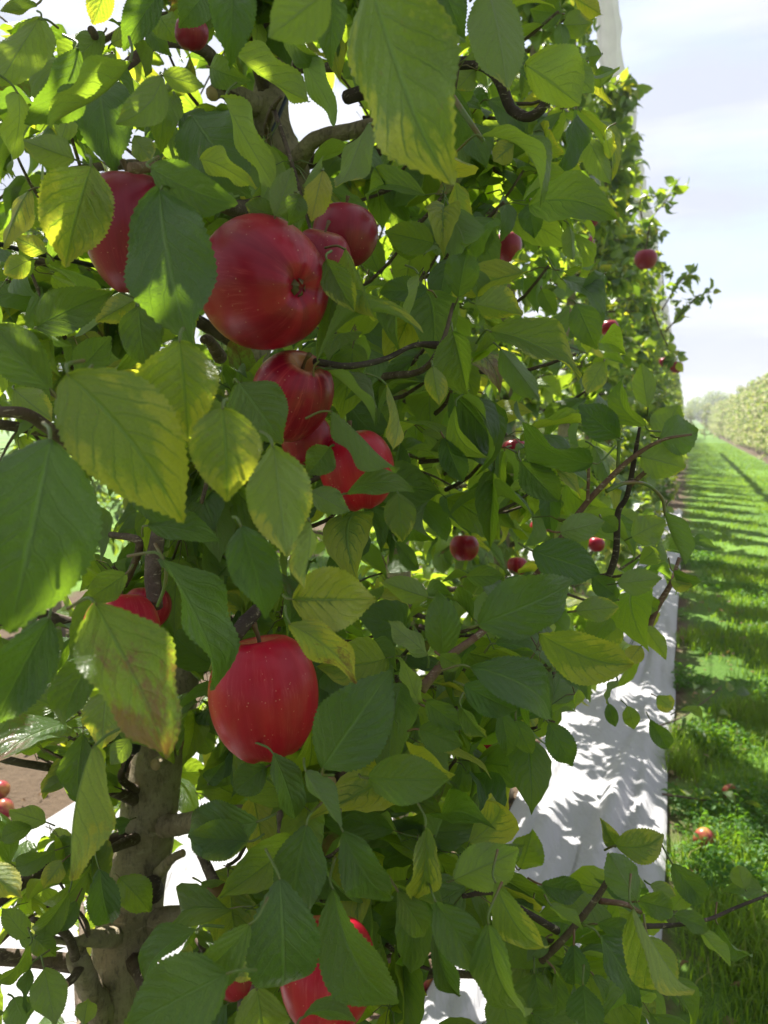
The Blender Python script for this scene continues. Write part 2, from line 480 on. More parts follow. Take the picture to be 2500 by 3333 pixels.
def tube(pts, radii, sides=8, rough=0.0, seed=0, cap=True, rscale=30.0):
    """returns V, F, midx; last ring capped flat with material 1 when cap == 'cut'"""
    p = np.asarray(pts, float); r = np.asarray(radii, float)
    t = nrmz(np.gradient(p, axis=0))
    ref = np.array([0.31, 0.17, 0.93])
    if abs(t[0] @ ref) > 0.9: ref = np.array([1.0, 0.1, 0])
    u = nrmz(np.cross(t[0], ref)); V = []
    for i in range(len(p)):
        u = nrmz(u - t[i] * (t[i] @ u)); w = np.cross(t[i], u)
        for k in range(sides):
            a = 2 * math.pi * k / sides
            d = u * math.cos(a) + w * math.sin(a)
            rr = r[i]
            if rough:
                q = p[i] + d * r[i]
                rr *= 1 + rough * mnoise.noise(Vector(q * rscale) + Vector((seed, 0, 0)))
            V.append(p[i] + d * rr)
    n = len(p); F = []; M = []
    for i in range(n - 1):
        for k in range(sides):
            k2 = (k + 1) % sides
            F.append((i * sides + k, i * sides + k2, (i + 1) * sides + k2, (i + 1) * sides + k)); M.append(0)
    if cap:
        for end, ci in ((0, p[0]), (n - 1, p[-1])):
            base = len(V)
            for k in range(sides):
                V.append(ci + (V[end * sides + k] - ci) * 0.02)
            for k in range(sides):
                k2 = (k + 1) % sides
                f = (end * sides + k, end * sides + k2, base + k2, base + k)
                F.append(f if end else f[::-1]); M.append(1 if (cap == 'cut' and end) else 0)
    return np.array(V), np.array(F), np.array(M)

class MB:
    """gathers quads into one mesh"""
    def __init__(s): s.V, s.F, s.M, s.U, s.L, s.n = [], [], [], [], [], 0
    def add(s, V, F, M=None, uv=None, lv=None):
        V = np.asarray(V, float); F = np.asarray(F, int)
        s.V.append(V); s.F.append(F + s.n); s.n += len(V)
        s.M.append(np.zeros(len(F), int) if M is None else np.asarray(M))
        s.U.append(np.zeros((len(V), 2)) if uv is None else uv)
        s.L.append(np.zeros((len(V), 4)) if lv is None else lv)
    def build(s, name, mats, parent=None, origin=(0, 0, 0), loc=None, smooth=True):
        V = np.vstack(s.V) - np.asarray(origin, float)
        me = fast_mesh(name, V, np.vstack(s.F), mats, np.vstack(s.U), np.vstack(s.L), np.concatenate(s.M), smooth)
        return link(name, me, parent, loc)

def leaf_local(L, W, NU, NV, fold=0.15, curl=0.06, bend=0.0, asym=0.0, wave=0.05, serr=0.0, droop=0.1,
               twist=0.0, ph=(0.0, 0.3), pe=(0.55, 1.0), petiole=0.25, stalk_side=(0, 0), tipc=0.0, stalkr=0.007, px=1.0):
    """one leaf, base at the origin, tip towards +x, upper face towards +z"""
    u = np.linspace(0, 1, NU + 1)
    pm = (pe[0] / sum(pe)) ** pe[0] * (pe[1] / sum(pe)) ** pe[1]
    prof = np.clip(u, 0, 1) ** pe[0] * np.clip(1 - u, 0, 1) ** pe[1] / pm
    prof = prof * (1 - 0.25 * np.clip((u - 0.78) / 0.15, 0, 1))
    prof[0] = max(prof[0], 0.03); prof[-1] = 0.012
    v = np.linspace(-1, 1, 2 * NV + 1)
    U, Vv = np.meshgrid(u, v, indexing='ij')
    hw = (W / 2 * prof)[:, None]
    sgn = np.sign(Vv); av = np.abs(Vv)
    ws = np.clip(1 + sgn * asym, 0.05, 1.6)
    wang = np.arccos(np.clip(ws, 0, 1))
    sc = np.maximum(ws, 1.0)
    ang = np.clip(fold + wang, 0, 1.5)
    y = Vv * hw * sc * np.cos(ang)
    z = av * hw * sc * np.sin(ang) - droop * hw * av ** 2
    x = U * L + 0 * Vv
    if serr:
        tooth = np.where(np.arange(NU + 1) % 2 == 0, 1.0, -1.0) * serr * W * (0.65 + 0.7 * np.abs(np.sin(np.arange(NU + 1) * (2.1 + ph[0]) + 9 * ph[1])))
        tooth[:2] = 0; tooth[-1] = 0
        edge = (av > 0.99)
        y = y + edge * sgn * tooth[:, None] * 0.5
        x = x + edge * np.abs(tooth)[:, None] * 0.8
    z = z + wave * W * av ** 2 * np.sin(2 * math.pi * (1.9 * U + np.where(Vv > 0, ph[0], ph[1])))
    tw = twist * (U - 0.4)
    y, z = y * np.cos(tw) - z * np.sin(tw), y * np.sin(tw) + z * np.cos(tw)
    z = z + curl * L * 4 * U * (1 - U)
    z = z - tipc * L * np.clip((U - 0.6) / 0.4, 0, 1) ** 2 * 0.4
    y = y + bend * L * 4 * U * (1 - U)
    V = np.stack([x, y, z], -1).reshape(-1, 3)
    m = 2 * NV + 1
    i, j = np.meshgrid(np.arange(NU), np.arange(2 * NV), indexing='ij')
    a = (i * m + j).ravel()
    F = np.stack([a, a + m, a + m + 1, a + 1], -1)
    uv = np.stack([U.ravel(), Vv.ravel() * 0.5 + 0.5], -1)
    M = np.zeros(len(F), int)
    if petiole:
        pts = np.array([[-petiole * px * L, stalk_side[0] * L, -0.05 * L + stalk_side[1] * L], [-petiole * 0.55 * px * L, stalk_side[0] * 0.3 * L, 0.02 * L + stalk_side[1] * 0.25 * L], [0.02 * L, 0, 0.0]])
        pv, pf, _ = tube(resample(pts, 3 if NU < 20 else 7), np.linspace(stalkr * 1.25, stalkr, 3 if NU < 20 else 7) * L, 3 if NU < 20 else 6, cap=False)
        F = np.vstack([F, pf + len(V)]); M = np.concatenate([M, np.ones(len(pf), int)])
        uv = np.vstack([uv, np.zeros((len(pv), 2)) + 0.5]); V = np.vstack([V, pv])
    return V, F, uv, M

def templates(n, NU, NV, seed, petiole=0.3, serr=0.0):
    r = np.random.default_rng(seed); out = []
    for _ in range(n):
        out.append(leaf_local(1.0, r.uniform(0.54, 0.70), NU, NV, r.uniform(0.1, 0.7) if r.random() < .72 else r.uniform(.8, 1.3), r.uniform(0.03, 0.27), r.uniform(-.05, .05), 0,
                              r.uniform(0.02, 0.09), serr, r.uniform(0, .3), r.uniform(-.9, .9), (r.uniform(), r.uniform()),
                              (r.uniform(.62, .85), r.uniform(.85, 1.1)), petiole, (0, 0), r.uniform(0, .25)))
    return out

T_NEAR = templates(12, 12, 2, 1, 0.32, 0.022)
T_MID = templates(8, 5, 1, 2, 0.3)
T_FAR = templates(6, 3, 1, 3, 0.0)

def leaf_cloud(mb, P, A, N, Ls, lv, temps, rng):
    """adds many leaves, vectorised"""
    P, A, N = np.asarray(P), nrmz(A), np.asarray(N)
    if not len(P): return
    N = nrmz(N - A * np.sum(A * N, -1, keepdims=True)); Y = np.cross(N, A)
    ti = rng.integers(0, len(temps), len(P))
    for t, (tv, tf, tu, tm) in enumerate(temps):
        s = np.where(ti == t)[0]
        if not len(s): continue
        loc = tv[None] * Ls[s][:, None, None]
        W = P[s][:, None] + loc[..., 0:1] * A[s][:, None] + loc[..., 1:2] * Y[s][:, None] + loc[..., 2:3] * N[s][:, None]
        k = len(s); nv = len(tv)
        F = (tf[None] + (np.arange(k) * nv)[:, None, None]).reshape(-1, 4)
        mb.add(W.reshape(-1, 3), F, np.tile(tm, k), np.tile(tu, (k, 1)), np.repeat(lv[s], nv, 0))

# ------------------------------------------------------------------ growth of a tree
def grow(rng, trunk, z0, z1, nb, reach, top_reach, lat_n=3, step=0.045, per=(3, 6), leafL=(0.055, 0.088)):
    """trunk: (n,3) bottom to top.  returns branch list [(pts, radii, [(pts, radii)...])] and leaf arrays"""
    tz = trunk[:, 2]; br = []; P = []; A = []; N = []; Lf = []
    def leaves(pts):
        seg = np.linalg.norm(np.diff(pts, axis=0), axis=1); tot = seg.sum(); cum = np.concatenate([[0], np.cumsum(seg)])
        s = tot * 0.12
        while s < tot:
            i = min(np.searchsorted(cum, s) - 1, len(seg) - 1); i = max(i, 0)
            q = pts[i] + (pts[i + 1] - pts[i]) * ((s - cum[i]) / max(seg[i], 1e-6)); d = nrmz(pts[i + 1] - pts[i])
            for _ in range(rng.integers(per[0], per[1] + 1)):
                o = nrmz(rng.normal(size=3))
                a = nrmz(d * 0.45 + o * 0.85 + np.array([0, 0, -0.42]))
                l = rng.uniform(*leafL)
                P.append(q + a * l * 0.32); A.append(a); Lf.append(l)
                N.append(np.array([0, 0, 0.9]) + rng.normal(size=3) * 0.55 + d * 0.2)
            s += step * rng.uniform(0.7, 1.4)
        a = nrmz(d + rng.normal(size=3) * 0.3)
        P.append(pts[-1]); A.append(a); N.append(np.array([0, 0, 1.0]) + rng.normal(size=3) * .3); Lf.append(leafL[0])
    for i in range(nb):
        f = (i + rng.uniform(0, 1)) / nb
        z = z0 + (z1 - z0) * f
        k = np.clip(np.searchsorted(tz, z) - 1, 0, len(tz) - 2)
        q = trunk[k] + (trunk[k + 1] - trunk[k]) * ((z - tz[k]) / (tz[k + 1] - tz[k]))
        az = i * 2.39996 + rng.uniform(-.5, .5)
        ln = (reach + (top_reach - reach) * f) * rng.uniform(0.72, 1.1)
        el = rng.uniform(0.15, 0.65); pts = [q]; m = 7
        for s in range(m):
            d = np.array([math.cos(az) * math.cos(el), math.sin(az) * math.cos(el), math.sin(el)])
            pts.append(pts[-1] + d * ln / m); el -= rng.uniform(0.02, 0.20); az += rng.normal() * 0.13
        pts = np.array(pts); rr = np.linspace(0.0055 + 0.012 * ln, 0.0016, len(pts)); subs = []
        leaves(pts)
        for _ in range(lat_n):
            j = rng.integers(1, m); d0 = nrmz(pts[j + 1] - pts[j]) if j < m else d
            d1 = nrmz(d0 * 0.6 + nrmz(rng.normal(size=3)) * 0.9); l2 = rng.uniform(0.08, 0.20) * (1 - 0.35 * f)
            sp = np.array([pts[j] + d1 * l2 * t + np.array([0, 0, -0.25 * l2 * t * t]) for t in np.linspace(0, 1, 4)])
            subs.append((sp, np.linspace(0.0026, 0.0012, 4))); leaves(sp)
        br.append((pts, rr, subs))
    return br, np.array(P), np.array(A), np.array(N), np.array(Lf)

def lv_random(rng, n, ymean=0.10, ychance=0.10):
    y = np.clip(rng.normal(0.03, 0.06, n), 0, 1)
    k = rng.random(n) < ychance
    y[k] = rng.uniform(0.25, 0.8, k.sum())
    b = np.where(rng.random(n) < 0.05, rng.uniform(0.2, 0.7, n), 0.0)
    return np.stack([rng.random(n), y, b, np.ones(n)], -1)

def in_poly(x, y, poly):
    x = np.asarray(x); y = np.asarray(y); r = np.zeros(x.shape, bool)
    n = len(poly)
    for i in range(n):
        x1, y1 = poly[i]; x2, y2 = poly[(i + 1) % n]
        c = ((y1 > y) != (y2 > y)) & (x < (x2 - x1) * (y - y1) / (y2 - y1 + 1e-9) + x1)
        r ^= c
    return r
HEROES = '''\
#1
170 80 -10 390 170 d=.50 s=U y=.12
180 70 130 310 150 d=.56 s=U y=.2
330 205 115 540 170 q=0.03 d=.46 f=.2
570 262 180 500 100 d=.44 s=U k=.12 a=-.4 y=.08
425 310 490 745 240 q=0.03 d=.50 y=.02
370 360 270 640 80 d=.58 s=U
700 325 500 535 150 d=.42 s=U c=.25 y=.15 k=.16
700 325 890 375 105 d=.42 s=U
750 410 690 650 130 d=.50
830 500 1090 850 300 q=0.03 d=.54
865 690 1105 820 110 d=.45 s=U y=.25 k=.16 f=.4
650 725 1010 890 190 d=.40 y=.05
690 815 830 1512 360 q=0.03 d=.39 y=.0 f=.1
395 715 280 1150 330 d=.40 y=.42
325 690 85 600 170 d=.56 s=U y=.25
690 -30 530 210 150 q=0.03 d=.46
690 70 760 180 120 d=.5
470 -80 400 105 150 d=.46 s=U y=.4
1010 -60 990 295 240 q=0.03 d=.42
880 -20 770 120 150 d=.55
1420 -40 1155 170 230 d=.31 s=U y=.02
1440 -10 1430 280 180 d=.47
1230 110 1420 270 90 d=.50
1000 215 1345 430 130 d=.46 s=U y=.1
905 290 1080 350 130 d=.54
1290 210 1480 530 110 d=.50 s=U
965 420 1200 820 120 d=.49 s=U y=.1
1590 530 1470 840 130 d=.49 s=U y=.25
1190 935 1260 725 130 d=.45 s=U c=.2
1190 930 1055 880 100 d=.46 y=.2
1395 735 1345 965 140 d=.44 s=U y=.85
1290 840 1250 970 110 d=.435
1310 810 1400 680 40 d=.45 s=U
125 820 20 1080 110 d=.55 s=U y=.6
80 400 15 740 100 d=.50 s=U
160 20 0 40 70 d=.55 s=U y=.3
450 140 320 260 120 d=.60 s=U y=.2
480 190 600 120 80 d=.62 s=U
580 590 660 700 110 d=.6 s=U y=.35
640 130 740 240 90 d=.6
#0
1190 -120 1445 602 325 d=.30 q=0.03 y=.36 f=.06 c=.03 r=.1
#2
180 -60 330 210 90 d=.42 s=U a=.4
250 -80 350 180 170 q=0.03 d=.46
440 -60 530 400 240 d=.45 s=U y=.22
610 280 850 460 230 d=.52 s=U a=.35
770 250 910 400 130 d=.56 s=U
770 60 630 40 130
770 110 900 100 110 s=U y=.3
820 -10 940 60 110 s=U y=.65
940 235 880 245 100 d=.58 s=U c=.3 y=.2
910 265 975 460 50 s=U y=.45 a=.5
450 430 630 600 100
690 570 650 755 80 s=U
820 470 740 775 110
780 740 865 965 140 s=U y=.08
880 600 975 800 110 s=U
630 870 650 1030 110
510 830 520 1040 65
420 590 680 890 90 d=.50 a=.3 k=.08
760 100 780 230 70 s=U
600 300 590 440 70
215 1050 0 1000 140 d=.60 y=.12
210 900 230 1110 110 s=U
310 790 360 1000 100 s=U y=.5
320 560 330 770 60
800 970 810 1130 70 s=U y=.2
390 240 450 370 50 s=U
390 300 300 400 100 s=U y=.4
560 620 470 700 100 s=U y=.6
600 520 540 600 80 s=U y=.3
960 560 990 690 50 s=U y=.4
900 360 990 300 70
#3
220 620 -40 340 270 d=.40 c=.05
160 350 490 195 200 d=.55 y=.2
590 230 415 330 150 d=.60 s=U y=.5
330 560 480 390 140 d=.55
590 260 500 550 90 d=.50
600 260 640 540 180 d=.48
290 555 790 1200 440 d=.31 y=.44 f=.12 c=.10 k=.06 r=.15
400 575 800 800 230 d=.345 y=.12 
775 410 815 845 360 d=.335 y=.42 c=.10 a=-.15 r=.2 f=.25
960 700 985 1105 300 d=.305 y=.44 f=.2 c=.08
1180 860 1240 1343 290 d=.325 s=U y=.35 r=.2 c=.05
1030 590 1220 850 250 d=.43 y=.15
1410 60 1530 285 150 d=.46 y=.32 c=.1
1490 10 1610 330 80 d=.475 s=U y=.4 a=.5
1370 500 1825 350 130 d=.49 y=.28 a=.35 k=.1
1400 530 1640 760 90 d=.50 a=.3
1430 710 1700 990 90 d=.47 s=U a=.3
1425 870 1330 990 150 d=.48 y=.1
1500 1070 1790 1050 110 d=.49
1345 1060 1510 1150 125 d=.48 s=U
0 690 -60 500 60 d=.5
60 620 230 760 170 d=.55 s=U y=.35
130 60 20 120 100 d=.62 s=U y=.4
200 30 60 -40 90 d=.62 s=U y=.5
600 1010 760 1190 100 d=.42
#0
165 1430 30 2070 395 d=.29 y=.08 f=.08
#5
215 480 -30 950 310 q=0.03 d=.35 y=.03
420 640 270 975 180 d=.38
410 415 745 1075 345 d=.315 y=.14 r=.60 f=.15 c=.06 k=-.03
700 220 965 780 240 d=.39 y=.04 c=.05
640 80 950 140 160 q=0.03 d=.46
1040 80 1160 480 230 q=0.03 d=.36
1340 60 1290 370 110 d=.34 s=U y=.35 r=.3
1265 400 1625 400 290 d=.42 y=.75 r=.1
1250 505 1550 745 150 d=.41 s=U y=.5 r=.5 k=.12
460 790 440 1040 180 d=.46 s=U y=.38
545 290 380 400 130 d=.44
560 1000 480 1110 90 d=.6 s=U
#0
1050 2500 1275 2180 235 q=0.03 d=.43 f=.2
#7
400 -30 320 550 150 d=.38 s=U y=.35 r=.35 a=.3
-80 480 95 630 160 d=.45 s=U y=.45
430 500 480 745 170 d=.62
515 540 650 690 150 d=.68
190 930 240 1180 150 d=.60 s=U
1110 300 805 350 250 d=.46
1075 385 805 360 165 d=.45
1325 310 1260 720 190 d=.43 a=.25
1210 545 1220 1050 300 d=.40 f=.1
1440 590 1720 1090 250 d=.42
1320 80 1480 310 120 d=.44 s=U c=.15
1180 0 1280 290 150 q=0.03 d=.48
1150 60 1010 170 140 d=.54
985 950 520 1200 320 d=.35 f=.12
1080 740 765 950 170 d=.37 y=.15
850 765 610 1000 130 d=.41
1110 1020 1150 1310 230 d=.42 y=.25
1100 900 1010 980 90 d=.44 s=U y=.45
1480 340 1700 640 190 d=.45
1310 1140 1540 1160 90 d=.42 y=.1
200 300 40 250 110 d=.75 s=U
140 320 0 370 90 d=.75
240 420 60 500 110 d=.72
270 470 190 580 90 d=.70 s=U y=.5
450 270 400 430 90 d=.75
340 0 180 180 90 d=.8 s=U y=.4
300 90 180 170 80 d=.8 s=U y=.3
380 190 400 300 70 d=.8
560 290 500 330 90 d=.8
120 800 10 660 90 d=.7 s=U
150 800 240 880 110 d=.66
130 830 -40 1000 60 d=.62
60 1060 110 1172 130 d=.62 s=U
300 600 150 780 120 d=.68
330 640 270 770 90 d=.72
130 930 120 1140 45 d=.62
360 1180 380 1060 100 d=.66 s=U y=.2
870 560 1000 660 110 d=.66
1080 130 1000 80 110 d=.6
900 130 970 40 100 d=.62
#0
1385 2690 1350 2935 110 d=.46 y=.5 a=-.3
#8
-70 110 280 115 205 d=.43
300 550 590 420 240 d=.50 s=U
590 500 640 335 150
480 560 710 850 150 d=.46 y=.36 k=.06
680 570 865 600 125 d=.54
720 660 860 760 60 s=U d=.50
220 640 430 960 210 d=.44
450 740 635 1130 170 d=.43 y=.08
220 760 325 1060 150 q=0.03 d=.50 a=.3
820 830 825 1010 150 q=0.03 d=.50
930 790 1100 1100 150 q=0.03 d=.49
920 740 1110 800 110 d=.54
1080 670 1330 1060 160 d=.46 y=.38 k=.05 a=-.3
1140 800 1270 1010 120 d=.50 s=U y=.3
1100 640 1250 680 120 d=.56
1255 700 1405 770 85 d=.60
1370 770 1500 910 80 d=.62 s=U
1440 740 1590 880 70 d=.66
1640 600 1470 590 85 d=.68
1560 590 1525 480 100 d=.66 s=U y=.2
1245 480 1390 650 120 d=.66 c=.15
1000 400 1215 350 150 d=.55 y=.5 k=-.12 r=.2
1000 400 935 285 80 d=.56 y=.4
1090 640 970 430 160 d=.52 s=U
860 1000 880 1210 160 d=.48
500 1010 560 1260 180 d=.46
740 950 740 1140 90 d=.52
905 960 960 1085 45 d=.52
60 600 180 800 130 d=.46
180 240 240 415 140
330 -20 300 200 100
180 400 290 450 100 s=U
640 640 560 720 110 d=.6
700 800 620 900 80 d=.55 s=U
560 640 460 700 90 d=.6
650 950 690 1120 110 d=.54
1150 570 1260 620 70 d=.6 s=U y=.3
1340 560 1240 680 90 d=.66 s=U
#4
320 225 360 15 170 d=.60
390 250 600 300 150 d=.60 s=U y=.42 a=.3
295 365 360 640 230 d=.54 a=-.2
460 370 850 570 150 d=.53 y=.36 a=-.1 k=.05
500 440 670 665 140 d=.58 s=U y=.08
210 520 240 690 110 d=.50 y=.42 s=U
10 595 15 885 55 d=.50 s=U y=.45 k=.28
900 940 555 695 130 q=0.03 d=.56
1015 830 840 690 150 q=0.03 d=.56 f=.35
1130 780 1030 560 100 d=.56 k=.06
1140 700 1110 510 110 d=.60 s=U
1190 830 1270 690 150 d=.58 s=U
1190 830 1355 805 170 d=.56 s=U
1110 910 1300 960 170 d=.57 s=U y=.2
905 865 985 1040 85 s=U d=.62
260 830 340 1020 130 d=.60
310 690 440 920 90 d=.60
430 640 490 810 90 s=U
520 885 510 1060 90
590 930 755 1105 180 d=.58 y=.05
430 870 400 1020 120 s=U y=.1
755 105 950 60 10 d=.6
230 650 200 820 110 s=U
150 120 90 330 40 d=.52 s=U
190 190 -20 200 110 d=.56
220 290 180 400 60
950 120 830 220 100
830 250 920 450 130 d=.62
700 430 800 260 90 d=.64 s=U
680 190 740 300 80
950 500 870 640 100 s=U y=.4
#6
760 110 950 60 120 d=.52 s=U y=.15
940 50 1010 100 80 d=.56
1070 130 1215 60 140 d=.57 s=U y=.2
1210 20 1310 250 75 d=.60 s=U a=.3
405 510 835 320 250 d=.44 r=.22 y=.06 f=.1
640 190 940 290 190 q=0.03 d=.50
670 545 1080 690 210 d=.47 y=.46 r=.3 
830 450 1010 430 120 d=.52 s=U y=.3
1010 330 1200 310 130 d=.56 s=U y=.22
355 300 520 300 100 d=.56
250 640 235 360 165 d=.48
240 640 330 690 90 d=.47 y=.1
190 640 10 500 90 d=.50 s=U
370 690 745 915 210 q=0.03 d=.44 f=.3 r=.12
345 770 575 880 150 q=0.03 d=.46
180 840 350 960 110 d=.50
150 960 340 1030 130 d=.50
500 870 530 1080 110 d=.54
330 860 445 1000 80 d=.48 y=.3 r=.3
590 840 660 970 90 s=U y=.42
710 930 815 1125 120 d=.56
570 920 640 1070 90 d=.56
60 -60 80 150 135 d=.52 y=.3
50 150 150 270 90 d=.6
190 390 -10 320 130 d=.52 s=U y=.1
870 750 830 880 45 s=U y=.3 k=-.2 d=.58
1010 750 960 850 35 s=U y=.3 k=-.2 d=.6
1150 920 1230 1050 100 d=.9
970 850 1000 950 60 d=.85
1050 860 1080 960 70 d=.85
1120 540 1060 480 60 s=U y=.7 d=.85
1110 600 1050 680 80 s=U y=.75 d=.8
1130 520 1220 650 80 s=U d=.8 y=.2
480 590 680 640 80 d=.52
150 850 80 640 70 s=U d=.5
900 300 1000 380 100 d=.6
1010 400 920 330 80 d=.62
1100 380 1180 450 90 d=.85
1240 320 1330 340 80 s=U y=.5 d=.85
1250 280 1390 320 60 d=.85
740 700 880 830 80 d=.56
1180 820 1250 870 80 s=U y=.4 d=1.0
1280 880 1380 930 40 d=1.1
'''

# ------------------------------------------------------------------ apples
def apple_mesh(name, R, asp=0.92, taper=0.07, lob=0.03, seed=0, mat=None, dim=0.42):
    NT_, NH = 40, 26; V = []; r = random.Random(seed)
    p1, p2, tilt = r.uniform(0, 6.28), r.uniform(0, 6.28), r.uniform(-.04, .04)
    for i in range(NH + 1):
        t = math.pi * i / NH
        ct, st = math.cos(t), math.sin(t)
        rho0 = max(st, 1e-4) ** 0.86
        for k in range(NT_):
            th = 2 * math.pi * k / NT_
            rho = rho0 * (1 + taper * ct) * (1 + 0.02 * math.cos(th * 2 + p1) + 0.012 * math.cos(3 * th + p2))
            z = asp * ct * (1 - 0.12 * (1 - abs(ct)) * 0)
            if ct > 0: z -= dim * math.exp(-(rho / 0.25) ** 1.6)
            else:
                z += 0.26 * math.exp(-(rho / 0.20) ** 1.7)
                z -= lob * math.cos(5 * th + p1) * math.exp(-((rho - 0.38) / 0.22) ** 2)
            rho *= 1 + lob * 0.5 * math.cos(5 * th + p1) * (0.5 - 0.5 * ct) * rho0
            V.append((R * rho * math.cos(th), R * rho * math.sin(th), R * (z + tilt * rho * math.cos(th + p2))))
    F = []
    for i in range(NH):
        for k in range(NT_):
            k2 = (k + 1) % NT_
            F.append((i * NT_ + k, (i + 1) * NT_ + k, (i + 1) * NT_ + k2, i * NT_ + k2))
    return fast_mesh(name, V, F, [mat])

def add_apple(px, py, rpx, d, up, label, group, mat=M_APPLE, asp=0.92, taper=0.07, seed=0, stem=True, lob=0.03, world=None, spin=0.0, leaf_pos=None):
    """up: stem direction as (screen right, screen up, towards the viewer)"""
    P = at(px, py, d) if world is None else np.asarray(world)
    R = rpx * d / FPX
    o = link('apple', apple_mesh('apple', R, asp, taper, lob, seed, mat))
    o.location = Vector(P)
    view = nrmz(CAM - P) if world is None else -FWD
    rgt = nrmz(np.cross(UPV, view)); upv = np.cross(view, rgt)
    axis = Vector(up[0] * rgt + up[1] * upv + up[2] * view).normalized()
    q = axis.to_track_quat('Z', 'X'); o.rotation_mode = 'QUATERNION'
    o.rotation_quaternion = q @ Matrix.Rotation(spin, 3, 'Z').to_quaternion()
    tag(o, label, 'apple', group)
    if stem:
        r = random.Random(seed + 5)
        z0 = R * (asp - 0.42)
        pts = resample([(0, 0, z0), (R * .04, 0, z0 + R * .3), (R * r.uniform(-.2, .25), R * r.uniform(-.2, .2), z0 + R * 0.62)], 7)
        v, f, m = tube(pts, np.array([.06, .045, .04, .038, .04, .05, .07]) * R, 7)
        link('stem', fast_mesh('stem', v, f, [M_STEM], midx=m * 0), o)
        mb = MB()
        zb = -R * (asp - 0.25)
        for k in range(5):
            a = 2 * math.pi * k / 5 + seed
            dx, dy = math.cos(a), math.sin(a)
            w = 0.075 * R
            pr = [(0.03, 0.9), (0.12, 1.0), (0.10, 0.35)]
            q0 = np.array([[dx * R * .05 - dy * w * s, dy * R * .05 + dx * w * s, zb + R * .05] for s in (-1, 0, 1)])
            q1 = np.array([[dx * R * .13 - dy * w * s * .8, dy * R * .13 + dx * w * s * .8, zb - R * .09] for s in (-1, 0, 1)])
            q2 = np.array([[dx * R * .05 - dy * w * s * .1, dy * R * .05 + dx * w * s * .1, zb - R * .17] for s in (-1, 0, 1)])
            mb.add(np.vstack([q0, q1, q2]), [(0, 1, 4, 3), (1, 2, 5, 4), (3, 4, 7, 6), (4, 5, 8, 7)])
        v, f, m = tube([(0, 0, zb + R * .1), (0, 0, zb - R * .03)], [R * .10, R * .07], 8)
        mb.add(v, f)
        mb.build('calyx', [M_CALYX], o)
    return o

K = 2500.0 / 1659.0
def A(x, y): return x * K, y * K
G1 = 'ripe apples hanging on the nearest tree'
G2 = 'apples hanging further down the row'
G3 = 'fallen apples on the orchard floor'
